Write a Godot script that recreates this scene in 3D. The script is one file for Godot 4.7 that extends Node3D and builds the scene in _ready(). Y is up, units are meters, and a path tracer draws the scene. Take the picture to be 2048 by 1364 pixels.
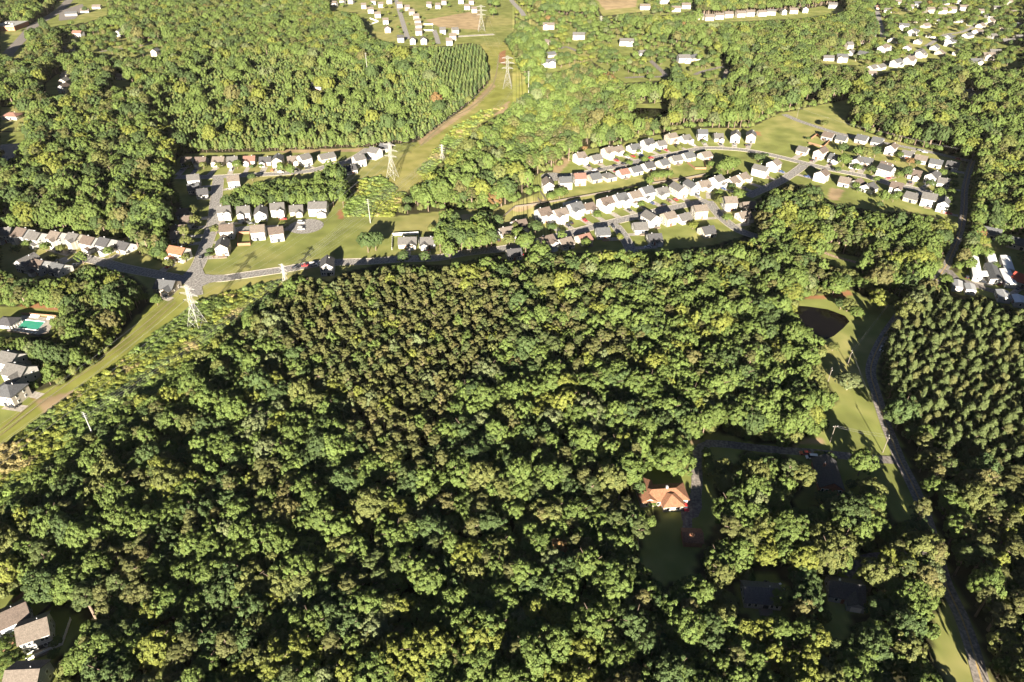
extends Node3D
# An aerial view of woods, a power line corridor and housing estates in low sun. Everything is laid out in metres: x to the right, z towards the viewer, y up.

const EYE := Vector3(0, 200, 0)
const MAP_X := -1050.0
const MAP_Z := -1560.0
const MAP_W := 2100
const MAP_H := 1500
var rng := RandomNumberGenerator.new()
var names := {}
var M := {}
var land := PackedByteArray()
var tone := PackedByteArray()
var open_img: Image
var tone_img: Image
var roads := []
var landmarks := []
var win_frame: BoxMesh
var win_pane: BoxMesh

func _ready() -> void:
	rng.seed = 7
	# ---- camera, sky, sun, exposure
	var cam := Camera3D.new()
	cam.name = "camera"
	cam.position = EYE
	cam.rotation_degrees = Vector3(-34, 0, 0)
	cam.fov = 51.3
	cam.near = 0.5
	cam.far = 12000
	add_child(cam)
	cam.current = true
	var env := Environment.new()
	var sky_mat := ProceduralSkyMaterial.new()
	sky_mat.sky_top_color = Color(0.30, 0.40, 0.58)
	sky_mat.sky_horizon_color = Color(0.68, 0.72, 0.75)
	sky_mat.sky_curve = 0.14
	sky_mat.ground_bottom_color = Color(0.10, 0.12, 0.08)
	sky_mat.ground_horizon_color = Color(0.5, 0.54, 0.52)
	sky_mat.sky_energy_multiplier = 1.0
	var sky := Sky.new()
	sky.sky_material = sky_mat
	env.background_mode = Environment.BG_SKY
	env.sky = sky
	env.background_energy_multiplier = 0.135
	env.tonemap_mode = Environment.TONE_MAPPER_LINEAR
	env.tonemap_exposure = 5.1
	env.sdfgi_enabled = true
	env.ssao_enabled = true
	env.ssil_enabled = true
	env.fog_enabled = true
	env.fog_density = 0.000012
	env.fog_light_color = Color(0.95, 0.95, 0.9)
	var we := WorldEnvironment.new()
	we.name = "world_environment"
	we.environment = env
	add_child(we)
	var sun := DirectionalLight3D.new()
	sun.name = "sun"
	sun.light_energy = 1.6
	sun.light_color = Color(1.0, 0.95, 0.87)
	sun.light_angular_distance = 0.5
	sun.shadow_enabled = true
	add_child(sun)
	var el := deg_to_rad(16.0)
	var az := deg_to_rad(2.5)
	sun.look_at_from_position(Vector3(0, 50, 0), Vector3(0, 50, 0) + Vector3(sin(az) * cos(el), -sin(el), -cos(az) * cos(el)), Vector3.UP)
	materials()
	win_frame = BoxMesh.new()
	win_frame.size = Vector3(1.15, 1.5, 0.1)
	win_pane = BoxMesh.new()
	win_pane.size = Vector3(0.9, 1.24, 0.06)
	open_img = Image.create(MAP_W, MAP_H, false, Image.FORMAT_L8)
	tone_img = Image.create(MAP_W / 2, MAP_H / 2, false, Image.FORMAT_L8)
	open_ground()
	street_plan()
	buildings()
	land = open_img.get_data()
	tone = tone_img.get_data()
	ground()
	water_and_pool()
	power_lines()
	vehicles_and_fences()
	trees()

# ------------------------------------------------------------------ helpers
func tag(o: Node3D, label: String, category := "", group := "", kind := "") -> Node3D:
	if label: o.set_meta("label", label)
	if category: o.set_meta("category", category)
	if group: o.set_meta("group", group)
	if kind: o.set_meta("kind", kind)
	return o

func numbered(called: String) -> String:
	var n: int = names.get(called, 0)
	names[called] = n + 1
	return called if n == 0 else "%s_%03d" % [called, n]

func base(called: String, at: Vector3, yaw := 0.0) -> Node3D:
	var o := Node3D.new()
	o.name = numbered(called)
	add_child(o)
	o.position = at
	o.rotation.y = yaw
	return o

func piece(called: String, mesh: Mesh, mat: Material, parent: Node3D, at := Vector3.ZERO) -> MeshInstance3D:
	var o := MeshInstance3D.new()
	o.name = numbered(called) if parent == self else called
	o.mesh = mesh
	if mat: o.material_override = mat
	o.position = at
	parent.add_child(o, true)
	return o

func begin() -> SurfaceTool:
	var st := SurfaceTool.new()
	st.begin(Mesh.PRIMITIVE_TRIANGLES)
	st.set_smooth_group(-1)
	return st

func done(st: SurfaceTool) -> ArrayMesh:
	st.generate_normals()
	return st.commit()

func tri(st: SurfaceTool, a: Vector3, b: Vector3, c: Vector3) -> void:
	st.add_vertex(a)
	st.add_vertex(b)
	st.add_vertex(c)

func quad(st: SurfaceTool, a: Vector3, b: Vector3, c: Vector3, d: Vector3) -> void:
	tri(st, a, b, c)
	tri(st, a, c, d)

func box(st: SurfaceTool, lo: Vector3, hi: Vector3) -> void:
	var p := []
	for i in 8: p.append(Vector3(hi.x if i & 1 else lo.x, hi.y if i & 2 else lo.y, hi.z if i & 4 else lo.z))
	quad(st, p[4], p[6], p[7], p[5])
	quad(st, p[1], p[3], p[2], p[0])
	quad(st, p[0], p[2], p[6], p[4])
	quad(st, p[5], p[7], p[3], p[1])
	quad(st, p[6], p[2], p[3], p[7])
	quad(st, p[0], p[4], p[5], p[1])

func beam(st: SurfaceTool, a: Vector3, b: Vector3, t: float, t2 := -1.0, sides := 4) -> void:
	if t2 < 0: t2 = t
	var d := (b - a).normalized()
	var u := d.cross(Vector3.UP if absf(d.y) < 0.9 else Vector3.RIGHT).normalized()
	var v := d.cross(u)
	for i in sides:
		var a0 := TAU * i / sides
		var a1 := TAU * (i + 1) / sides
		var n0 := u * cos(a0) + v * sin(a0)
		var n1 := u * cos(a1) + v * sin(a1)
		quad(st, a + n0 * t, b + n0 * t2, b + n1 * t2, a + n1 * t)
		tri(st, b, b + n1 * t2, b + n0 * t2)

func mat(color: Color, rough := 0.9, bump: Texture2D = null, scale := 0.3, depth := 4.0, tint: Texture2D = null) -> StandardMaterial3D:
	# color holds linear, real-world values
	var m := StandardMaterial3D.new()
	m.albedo_color = color.linear_to_srgb()
	m.roughness = rough
	if tint:
		m.albedo_texture = tint
		m.uv1_triplanar = true
		m.uv1_world_triplanar = true
		m.uv1_scale = Vector3.ONE * scale
	if bump:
		m.heightmap_enabled = true
		m.heightmap_texture = bump
		m.heightmap_scale = depth
	return m

func noise_tex(freq: float, lo: float, hi: float, octaves := 4, size := 256, s := 1) -> ImageTexture:
	var n := FastNoiseLite.new()
	n.seed = s
	n.frequency = freq
	n.fractal_octaves = octaves
	var im := n.get_seamless_image(size, size)
	im.convert(Image.FORMAT_RGB8)
	for y in size:
		for x in size:
			var v: float = lerpf(lo, hi, im.get_pixel(x, y).r)
			im.set_pixel(x, y, Color(v, v, v))
	return ImageTexture.create_from_image(im)

func shingle_tex() -> ImageTexture:
	var im := Image.create(256, 256, false, Image.FORMAT_RGB8)
	var r := RandomNumberGenerator.new()
	r.seed = 5
	for y in 256:
		for x in 256: im.set_pixel(x, y, Color(1, 1, 1))
	for row in 16:
		var x := 0
		while x < 256:
			var w := r.randi_range(8, 20)
			var v := r.randf_range(0.72, 1.0)
			im.fill_rect(Rect2i(x, row * 16, w, 16), Color(v, v, v))
			im.fill_rect(Rect2i(x, row * 16 + 14, w, 2), Color(v * 0.7, v * 0.7, v * 0.7))
			x += w
	return ImageTexture.create_from_image(im)

func materials() -> void:
	var shingle := shingle_tex()
	var soft := noise_tex(0.02, 0.72, 1.0)
	var worn := noise_tex(0.035, 0.55, 1.0, 5, 256, 3)
	var roof := {"grey": Color(0.14, 0.135, 0.13), "tan": Color(0.185, 0.155, 0.13), "brown": Color(0.14, 0.108, 0.09), "slate": Color(0.105, 0.11, 0.118), "charcoal": Color(0.075, 0.075, 0.08), "rust": Color(0.24, 0.13, 0.10), "orange": Color(0.33, 0.155, 0.085), "red": Color(0.42, 0.07, 0.045), "pale": Color(0.4, 0.4, 0.38)}
	for k in roof: M["roof_" + k] = mat(roof[k], 0.9, null, 0.25, 0, shingle)
	var wall := {"white": Color(0.54, 0.53, 0.51), "cream": Color(0.47, 0.43, 0.365), "pale": Color(0.36, 0.37, 0.38), "beige": Color(0.33, 0.29, 0.24), "blue": Color(0.42, 0.48, 0.55), "brick": Color(0.36, 0.15, 0.09)}
	for k in wall: M["wall_" + k] = mat(wall[k], 0.8, null, 0.2, 0, noise_tex(0.03, 0.86, 1.0, 4, 128, 9))
	M.trim = mat(Color(0.8, 0.8, 0.78), 0.6)
	M.glass = mat(Color(0.03, 0.035, 0.045), 0.12)
	M.door = mat(Color(0.22, 0.09, 0.06), 0.5)
	M.garage = mat(Color(0.70, 0.69, 0.66), 0.55)
	M.asphalt = mat(Color(0.38, 0.36, 0.335), 0.95, null, 0.07, 0, worn)
	M.old_asphalt = mat(Color(0.27, 0.24, 0.215), 0.95, null, 0.06, 0, worn)
	M.concrete = mat(Color(0.46, 0.42, 0.36), 0.9, null, 0.08, 0, soft)
	M.kerb = mat(Color(0.48, 0.44, 0.36), 0.9, null, 0.1, 0, soft)
	M.sand = mat(Color(0.5, 0.37, 0.24), 1.0, null, 0.1, 0, worn)
	M.line = mat(Color(0.55, 0.36, 0.06), 0.8)
	M.edge_line = mat(Color(0.6, 0.58, 0.52), 0.8)
	M.pond = mat(Color(0.005, 0.0038, 0.003), 0.1)
	M.pond.metallic_specular = 0.22
	M.steel = mat(Color(0.34, 0.34, 0.33), 0.5)
	M.steel.metallic = 0.3
	M.dry_grass = mat(Color(0.34, 0.29, 0.13), 1.0, null, 0.2, 0, worn)
	M.pole = mat(Color(0.15, 0.13, 0.105), 0.9)
	M.drive = mat(Color(0.36, 0.32, 0.28), 0.95, null, 0.07, 0, worn)
	M.wood = mat(Color(0.30, 0.24, 0.18), 0.9, null, 0.5, 0, worn)
	M.wire = mat(Color(0.30, 0.30, 0.31), 0.4)
	M.white_fence = mat(Color(0.78, 0.77, 0.74), 0.6)
	M.wood_fence = mat(Color(0.40, 0.22, 0.13), 0.9, null, 0.5, 0, worn)
	M.grey_fence = mat(Color(0.20, 0.17, 0.14), 0.9, null, 0.5, 0, worn)
	M.tyre = mat(Color(0.02, 0.02, 0.02), 0.9)
	M.lamp = mat(Color(0.7, 0.7, 0.68), 0.2)
	M.tail = mat(Color(0.4, 0.02, 0.02), 0.3)
	var paint := {"white": Color(0.75, 0.75, 0.74), "black": Color(0.015, 0.015, 0.018), "red": Color(0.42, 0.02, 0.02), "blue": Color(0.06, 0.10, 0.24), "grey": Color(0.22, 0.22, 0.23), "brown": Color(0.14, 0.08, 0.05), "orange": Color(0.5, 0.16, 0.05)}
	for k in paint:
		M["paint_" + k] = mat(paint[k], 0.35)
		M["paint_" + k].clearcoat_enabled = true
		M["paint_" + k].clearcoat = 0.6
	M.bark = mat(Color(0.16, 0.12, 0.09), 1.0)
	M.pale_bark = mat(Color(0.34, 0.28, 0.22), 1.0)
	M.leaf = leaf_mat(Color(1, 1, 1))

func leaf_mat(c: Color) -> StandardMaterial3D:
	var m := StandardMaterial3D.new()
	m.albedo_color = c.linear_to_srgb()
	m.vertex_color_use_as_albedo = true
	m.roughness = 0.75
	m.metallic_specular = 0.3
	return m

# ------------------------------------------------------------------ the land
func mark(img: Image, pts: PackedVector2Array, v: int, cell := 1.0) -> void:
	# fills a ground polygon (metres) into a plan of the land, row by row
	var lo := 1e9
	var hi := -1e9
	for p in pts:
		lo = minf(lo, p.y)
		hi = maxf(hi, p.y)
	var r0 := maxi(0, int((lo - MAP_Z) / cell))
	var r1 := mini(img.get_height() - 1, int((hi - MAP_Z) / cell))
	for r in range(r0, r1 + 1):
		var z := MAP_Z + (r + 0.5) * cell
		var xs := PackedFloat32Array()
		for i in pts.size():
			var a := pts[i]
			var b := pts[(i + 1) % pts.size()]
			if (a.y <= z) != (b.y <= z): xs.append(a.x + (z - a.y) / (b.y - a.y) * (b.x - a.x))
		xs.sort()
		for i in range(0, xs.size() - 1, 2):
			var c0 := int(round((xs[i] - MAP_X) / cell))
			var c1 := int(round((xs[i + 1] - MAP_X) / cell))
			if c1 > c0: img.fill_rect(Rect2i(c0, r, c1 - c0, 1), Color8(v, v, v))

func flat(list: Array) -> PackedVector2Array:
	var out := PackedVector2Array()
	for i in range(0, list.size(), 2): out.append(Vector2(list[i], list[i + 1]))
	return out

func clearing(kind: String, list: Array) -> void:
	var p := flat(list)
	mark(open_img, p, 210 if kind == "lot" else 220 if kind == "lit" else 255)
	mark(tone_img, p, 2 if kind == "meadow" else 1, 2.0)

func patch(kind: String, list: Array) -> void:
	mark(tone_img, flat(list), 3 if kind == "tan" else 4, 2.0)

var thickets := []
func thicket(list: Array) -> void:
	var p := flat(list)
	thickets.append(p)
	mark(tone_img, p, 5, 2.0)

func ground_use(x: float, z: float) -> int:
	# 255 lawn in view, 254 house, 253 road, 220 sunlit yard, 210 lots with yard trees, 120 road under trees, 0 woods
	var c := int(x - MAP_X)
	var r := int(z - MAP_Z)
	if c < 0 or r < 0 or c >= MAP_W or r >= MAP_H: return 0
	return land[r * MAP_W + c]

func is_meadow(x: float, z: float) -> bool:
	var c := int((x - MAP_X) / 2)
	var r := int((z - MAP_Z) / 2)
	if c < 0 or r < 0 or c >= MAP_W / 2 or r >= MAP_H / 2: return false
	var k := tone[r * (MAP_W / 2) + c]
	return k == 2 or k == 5

func open_ground() -> void:
	clearing("meadow", [-229.1, -154.9, -224.6, -192.8, -219.4, -232.1, -220.6, -241.5, -218.4, -249.2, -217.3, -255.7, -207.3, -261.3, -203.5, -272.7, -200.9, -279.6, -200.2, -291.2, -200.4, -303.4, -199.9, -316.8, -197.2, -331.6, -193.7, -353.6, -184.9, -368.5, -159.9, -359.5, -127.1, -366.7, -129.3, -358.3, -142.4, -330.5, -150.2, -305.7, -157.3, -283.4, -161.3, -263.3, -173.1, -248.1, -176.3, -231.5, -184.7, -218.9, -189.4, -201.6, -191.8, -186.0, -198.6, -154.9, -203.4, -122.4])
	clearing("lawn", [-273.1, -554.0, -269.9, -574.1, -201.7, -579.0, -122.4, -590.3, -81.4, -603.2, -84.6, -582.7, -92.9, -544.9, -114.2, -513.0, -123.7, -506.9, -116.6, -447.2, -80.9, -449.7, -54.4, -432.8, -47.9, -404.7, -44.5, -394.3, -36.8, -394.3, -7.6, -406.1, 11.5, -413.3, -7.4, -394.3, -35.6, -377.9, -82.0, -377.9, -98.2, -368.5, -104.8, -358.3, -110.8, -359.5, -127.1, -366.7, -159.0, -356.5, -177.3, -347.9, -196.0, -359.5, -210.8, -377.9, -205.8, -384.3, -227.2, -442.4, -230.1, -463.3, -253.6, -504.9])
	clearing("lawn", [-331.2, -419.1, -310.2, -416.2, -286.7, -420.6, -242.9, -413.3, -233.0, -394.3, -213.4, -384.3, -191.7, -359.5, -186.0, -334.2, -198.3, -334.2, -209.4, -353.6, -227.5, -368.5, -253.3, -379.2, -263.0, -374.7, -269.3, -364.3, -277.6, -358.3, -301.0, -368.5])
	clearing("meadow", [-47.6, -1029.7, -30.4, -927.9, -25.2, -804.6, -44.5, -712.2, -66.2, -646.5, -81.4, -603.2, -84.6, -582.7, -93.2, -547.2, -114.2, -513.0, -123.7, -506.9, -116.6, -447.2, -80.9, -449.7, -77.6, -489.5, -67.7, -513.0, -57.9, -549.4, -53.9, -569.3, -41.6, -599.3, -30.3, -651.0, -3.9, -700.2, 17.3, -761.8, 18.8, -813.3, 10.8, -842.4, -3.2, -976.5, -22.5, -1067.0])
	clearing("lawn", [-80.7, -448.1, -43.0, -459.0, -13.5, -459.0, 18.6, -489.5, 26.0, -491.4, 106.4, -525.4, 153.9, -530.7, 145.7, -495.2, 26.0, -450.5, -12.6, -419.1, -13.1, -438.4, -41.8, -442.4, -54.1, -430.5])
	clearing("lawn", [13.6, -513.0, 21.7, -528.6, 33.5, -532.9, 48.8, -556.3, 52.8, -582.7, 91.8, -592.8, 102.8, -611.2, 135.7, -625.0, 157.0, -642.1, 215.9, -642.1, 257.7, -688.5, 304.0, -710.4, 338.4, -735.4, 336.8, -712.2, 311.5, -666.2, 309.0, -648.0, 325.6, -612.6, 347.9, -586.5, 366.0, -561.0, 303.7, -442.4, 291.2, -434.4, 288.3, -448.9, 274.4, -455.6, 253.7, -455.6, 233.6, -465.9, 222.8, -474.7, 229.4, -503.0, 201.2, -507.9, 174.2, -476.5, 161.1, -430.5, 146.5, -415.5, 124.4, -403.3, 85.5, -395.7, 66.9, -395.7, 23.4, -393.0, -7.4, -393.0, -12.4, -410.4, -13.1, -442.4, 9.2, -472.0, 23.6, -476.5, 21.2, -490.4])
	clearing("lawn", [153.4, -334.2, 171.6, -342.4, 188.4, -349.6, 195.8, -336.9, 208.0, -349.1, 214.6, -341.3, 205.1, -323.8, 192.3, -306.7, 180.5, -289.9, 171.0, -271.9, 166.5, -254.3, 162.7, -236.1, 157.2, -212.1, 155.7, -195.2, 152.8, -182.0, 148.1, -177.9, 140.5, -177.7, 139.8, -191.8, 145.6, -208.6, 135.8, -209.2, 117.0, -213.0, 111.6, -215.0, 118.1, -221.4, 128.2, -227.0, 133.6, -231.2, 136.5, -241.5, 146.2, -249.2, 146.8, -259.1, 145.5, -268.3, 143.7, -276.7, 150.7, -280.9, 153.9, -292.9, 151.7, -316.3])
	clearing("lit", [153.9, -335.8, 172.0, -343.5, 192.2, -348.5, 195.8, -336.9, 180.4, -322.3, 171.5, -330.0, 157.2, -332.6])
	clearing("lit", [72.8, -219.5, 79.9, -221.4, 72.6, -189.0, 69.5, -199.5])
	clearing("lit", [188.6, -389.6, 194.2, -396.4, 212.3, -387.6, 207.2, -377.9, 201.1, -374.7, 204.4, -366.7, 198.6, -359.5, 196.9, -371.6, 190.4, -377.9])
	clearing("lawn", [48.9, -198.9, 55.4, -208.6, 62.4, -203.6, 70.1, -204.4, 71.5, -215.0, 74.4, -221.1, 84.0, -228.3, 93.9, -225.7, 98.5, -219.5, 89.6, -209.2, 82.2, -203.6, 77.7, -192.8, 76.9, -181.5, 71.0, -172.1, 64.6, -163.3, 61.2, -152.9, 51.1, -150.9, 44.0, -157.0, 45.7, -171.0, 53.2, -177.9, 53.2, -183.5, 48.9, -186.0])
	clearing("lawn", [112.6, -215.0, 148.7, -211.2, 138.7, -191.5, 127.4, -190.3, 115.8, -187.0, 107.3, -181.5, 106.1, -189.0, 114.8, -199.5, 115.7, -209.2])
	clearing("lawn", [78.4, -153.3, 88.0, -157.4, 92.4, -150.9, 88.8, -138.6, 75.3, -135.9, 74.9, -145.1])
	clearing("lawn", [105.2, -151.9, 120.3, -161.1, 124.2, -162.2, 112.1, -147.0, 104.8, -130.7, 96.3, -130.7])
	clearing("lit", [-187.0, -145.1, -168.5, -147.0, -161.7, -148.0, -149.7, -144.1, -137.2, -138.6, -134.6, -134.5, -136.4, -126.5, -139.1, -121.6, -137.4, -117.1, -111.6, -74.2, -132.4, -74.2])
	clearing("lit", [-277.1, -280.0, -249.3, -282.1, -239.6, -273.9, -230.9, -271.1, -224.8, -275.1, -219.9, -255.7, -218.6, -238.1, -219.4, -232.1, -234.7, -216.5])
	clearing("lit", [-294.6, -330.5, -278.3, -330.5, -267.4, -330.5, -240.8, -326.4, -240.2, -316.3, -233.6, -302.9, -239.3, -299.2, -274.8, -299.2])
	clearing("lawn", [-318.4, -1363.3, -372.4, -1617.5, 6.1, -1617.5, 4.3, -1095.6, -18.9, -979.5, -56.0, -1007.2, -91.2, -988.6, -146.9, -988.6, -197.0, -1053.2, -247.8, -1238.8, -294.9, -1252.6])
	clearing("lawn", [281.1, -1198.9, 364.5, -1234.2, 469.8, -1262.0, 561.6, -1331.4, 537.5, -1243.4, 435.1, -1181.9, 281.9, -1149.1])
	clearing("lot", [227.3, -1480.4, 347.1, -1480.4, 300.1, -1262.0, 249.3, -1216.3, 205.9, -1216.3])
	clearing("lot", [717.4, -1546.2, 1016.8, -1546.2, 615.9, -883.4, 560.5, -858.9, 567.6, -903.8, 544.9, -930.6, 450.2, -858.9, 403.8, -831.0, 417.6, -878.4, 368.9, -890.9, 383.2, -930.6, 439.8, -979.5, 469.3, -964.6, 526.6, -1095.6])
	clearing("lot", [-3.8, -1480.4, 24.5, -1480.4, 29.4, -1262.0, 65.7, -1173.5, 59.1, -1043.0, 40.2, -1095.6, 16.0, -1173.5, 0.8, -1216.3])
	clearing("lot", [208.4, -994.7, 241.4, -979.5, 262.4, -896.1, 244.2, -835.5, 205.8, -802.5, 197.8, -858.9])
	clearing("lot", [34.6, -1153.1, 67.8, -1216.3, 129.3, -1198.9, 184.5, -1053.2, 199.7, -930.6, 172.2, -813.3, 123.4, -800.4, 95.1, -909.1, 61.5, -858.9, 34.6, -835.5, 48.8, -964.6])
	clearing("lawn", [147.1, -1480.4, 246.1, -1480.4, 207.6, -1243.4, 141.9, -1207.5])
	clearing("lot", [47.5, -1010.3, 76.5, -994.7, 89.3, -950.2, 57.1, -883.4, 32.3, -854.1, 45.1, -909.1])
	clearing("lot", [141.5, -1013.5, 166.8, -1026.4, 217.6, -1026.4, 210.5, -988.6, 160.0, -979.5, 140.2, -976.5])
	clearing("lot", [166.0, -914.4, 173.4, -835.5, 165.0, -819.8, 127.9, -813.3, 130.9, -835.5, 157.1, -840.1, 158.3, -903.8])
	clearing("lawn", [253.1, -358.3, 276.2, -384.3, 283.5, -392.3, 312.5, -419.1, 335.1, -419.1, 277.5, -323.8, 273.4, -330.5, 260.2, -341.3, 247.5, -349.1])
	clearing("lit", [-456.8, -629.2, -436.9, -633.4, -419.7, -603.2, -405.9, -564.5, -404.4, -541.6])
	clearing("lit", [-503.3, -707.0, -483.7, -715.7, -454.6, -666.2, -443.6, -633.4, -459.3, -633.4])
	clearing("lit", [-735.7, -1095.6, -706.9, -1095.6, -661.6, -1043.0, -709.9, -1153.1, -725.0, -1216.3, -785.2, -1336.6, -782.0, -1363.3, -707.6, -1363.3, -638.2, -1216.3, -639.8, -1133.4, -669.4, -1133.4, -678.2, -1095.6, -652.3, -1026.4, -602.8, -914.4, -621.0, -903.8])
	clearing("lot", [-637.0, -1088.3, -592.2, -1067.0, -588.5, -1088.3, -556.0, -1095.6, -512.2, -1010.3, -470.7, -1010.3, -473.8, -1043.0, -456.9, -1000.9, -441.1, -930.6, -453.1, -922.4, -490.8, -930.6, -517.9, -941.7, -554.4, -970.5, -555.9, -936.1, -583.4, -970.5])
	clearing("lot", [-456.5, -840.1, -425.0, -824.3, -412.4, -792.0, -422.9, -779.7])
	clearing("lawn", [-517.4, -840.1, -502.1, -840.1, -458.8, -756.0, -483.7, -752.2, -510.1, -802.5])
	clearing("lawn", [116.5, -700.2, 125.2, -719.2, 153.2, -722.7, 154.9, -691.8, 137.8, -682.0, 113.8, -677.2])
	clearing("lawn", [300.4, -752.2, 324.2, -752.2, 320.1, -740.9, 296.7, -735.4])
	clearing("lawn", [281.4, -701.9, 337.7, -733.5, 336.8, -712.2, 311.5, -666.2, 298.5, -695.2])
	clearing("lawn", [134.7, -139.5, 142.6, -142.3, 140.2, -127.3, 135.6, -114.7, 127.6, -114.7, 128.4, -125.7])
	patch("tan", [-194.4, -582.7, -121.9, -587.7, -120.5, -579.0, -192.4, -575.3])
	patch("tan", [-81.7, -605.9, -66.1, -651.0, -41.7, -715.7, -21.3, -802.5, -17.2, -787.8, -36.4, -707.0, -60.6, -639.2, -77.3, -592.8])
	patch("tan", [-11.8, -707.0, -2.0, -733.5, -5.8, -690.2, -18.5, -678.8])
	patch("dirt", [-121.0, -460.7, -118.2, -460.7, -113.6, -444.0, -117.6, -444.0])
	patch("tan", [-42.3, -448.9, -13.4, -455.6, -13.3, -448.9, -39.8, -438.4])
	patch("tan", [-1.4, -460.7, 21.8, -478.3, 25.3, -474.7, 5.5, -454.7])
	patch("dirt", [163.7, -343.5, 175.4, -341.3, 172.4, -336.9, 162.3, -338.0])
	patch("dirt", [-124.4, -140.4, -121.2, -140.4, -121.3, -137.7])
	patch("dirt", [-271.0, -336.9, -243.5, -331.6, -242.9, -325.3, -266.8, -329.5])
	patch("tan", [235.8, -500.0, 245.0, -495.2, 231.7, -474.7, 225.9, -478.3])
	patch("dirt", [-219.2, -254.6, -216.5, -254.6, -214.5, -250.3, -218.0, -249.2])
	patch("tan", [35.4, -570.5, 49.0, -558.6, 37.3, -530.7, 31.5, -530.7])
	patch("tan", [-213.9, -249.2, -197.3, -258.0, -193.3, -252.8, -203.8, -238.8])
	patch("tan", [71.9, -221.1, 76.9, -223.2, 79.2, -221.1, 72.9, -218.0])
	patch("tan", [104.7, -515.0, 148.8, -525.4, 145.5, -519.1, 107.2, -506.9])
	patch("tan", [117.7, -221.4, 129.5, -225.1, 130.1, -221.1, 116.8, -218.6])
	patch("dirt", [213.5, -633.4, 221.7, -630.6, 219.3, -619.4, 213.4, -625.0])
	patch("tan", [-151.6, -342.4, -137.2, -350.8, -138.8, -336.9, -148.3, -311.4, -153.8, -316.3])
	patch("dirt", [-15.2, -950.2, -9.0, -964.6, -8.3, -883.4, -15.6, -896.1])
	patch("tan", [147.9, -1391.0, 223.6, -1391.0, 206.4, -1290.9, 151.7, -1262.0])
	patch("tan", [-132.9, -1173.5, -52.2, -1262.0, -46.0, -1095.6, -105.0, -1114.2])
	patch("dirt", [177.2, -342.4, 190.6, -347.9, 189.8, -342.4, 178.0, -338.5])
	thicket([-213.6, -176.8, -209.2, -215.0, -205.2, -232.8, -197.4, -258.3, -192.1, -270.3, -184.3, -297.4, -175.9, -320.3, -171.5, -335.8, -153.3, -347.9, -133.6, -358.3, -133.5, -342.4, -141.8, -311.4, -149.3, -288.6, -154.6, -264.0, -166.0, -242.2, -173.5, -225.7, -181.9, -213.6, -185.9, -195.5, -187.7, -179.1, -195.9, -150.9])
	thicket([-124.4, -503.0, -101.4, -523.3, -82.2, -493.3, -77.4, -487.6, -80.7, -448.1, -113.5, -447.2])
	thicket([-73.4, -530.7, -64.5, -582.7, -55.6, -633.4, -31.0, -695.2, -6.9, -707.0, -29.6, -658.5, -40.4, -601.9, -53.1, -570.5, -66.0, -515.0])

func ground() -> void:
	var w := MAP_W / 2
	var h := MAP_H / 2
	var big := FastNoiseLite.new()
	big.seed = 11
	big.frequency = 0.012
	big.fractal_octaves = 4
	var fine := FastNoiseLite.new()
	fine.seed = 12
	fine.frequency = 0.11
	fine.fractal_octaves = 3
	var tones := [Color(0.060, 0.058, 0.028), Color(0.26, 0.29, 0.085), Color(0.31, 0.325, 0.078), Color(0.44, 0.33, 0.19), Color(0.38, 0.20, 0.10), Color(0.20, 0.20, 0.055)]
	var dry := Color(0.36, 0.30, 0.13)
	var im := Image.create(w, h, false, Image.FORMAT_RGB8)
	for y in h:
		for x in w:
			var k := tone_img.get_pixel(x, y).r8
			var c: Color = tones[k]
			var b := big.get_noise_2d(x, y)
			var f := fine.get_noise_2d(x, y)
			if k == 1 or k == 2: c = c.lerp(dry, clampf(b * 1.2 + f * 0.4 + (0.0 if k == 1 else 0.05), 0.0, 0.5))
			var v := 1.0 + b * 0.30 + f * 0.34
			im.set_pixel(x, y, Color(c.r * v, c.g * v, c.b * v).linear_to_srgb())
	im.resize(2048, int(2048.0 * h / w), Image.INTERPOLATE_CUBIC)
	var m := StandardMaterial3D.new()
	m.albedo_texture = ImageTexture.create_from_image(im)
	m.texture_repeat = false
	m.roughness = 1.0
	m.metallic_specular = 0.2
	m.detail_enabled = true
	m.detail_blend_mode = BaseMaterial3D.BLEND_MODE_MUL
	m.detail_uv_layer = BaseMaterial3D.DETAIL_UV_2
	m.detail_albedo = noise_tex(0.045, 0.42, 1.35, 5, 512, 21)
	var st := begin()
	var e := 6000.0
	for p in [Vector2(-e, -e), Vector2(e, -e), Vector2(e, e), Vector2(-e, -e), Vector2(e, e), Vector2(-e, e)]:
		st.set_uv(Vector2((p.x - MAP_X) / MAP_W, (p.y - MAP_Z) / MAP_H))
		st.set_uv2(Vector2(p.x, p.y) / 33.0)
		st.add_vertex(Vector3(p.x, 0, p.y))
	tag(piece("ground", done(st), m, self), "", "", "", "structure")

# ------------------------------------------------------------------ roads
func smooth_line(list: Array, y: float) -> PackedVector3Array:
	var p := flat(list)
	var out := PackedVector3Array()
	for i in p.size() - 1:
		var a := p[maxi(i - 1, 0)]
		var b := p[i]
		var c := p[i + 1]
		var d := p[mini(i + 2, p.size() - 1)]
		var n := maxi(1, int(b.distance_to(c) / 4.0))
		for k in n:
			var q := b.cubic_interpolate(c, a, d, float(k) / n)
			out.append(Vector3(q.x, y, q.y))
	out.append(Vector3(p[-1].x, y, p[-1].y))
	return out

func side_of(line: PackedVector3Array, i: int) -> Vector3:
	var d := line[mini(i + 1, line.size() - 1)] - line[maxi(i - 1, 0)]
	return Vector3(-d.z, 0, d.x).normalized()

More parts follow.
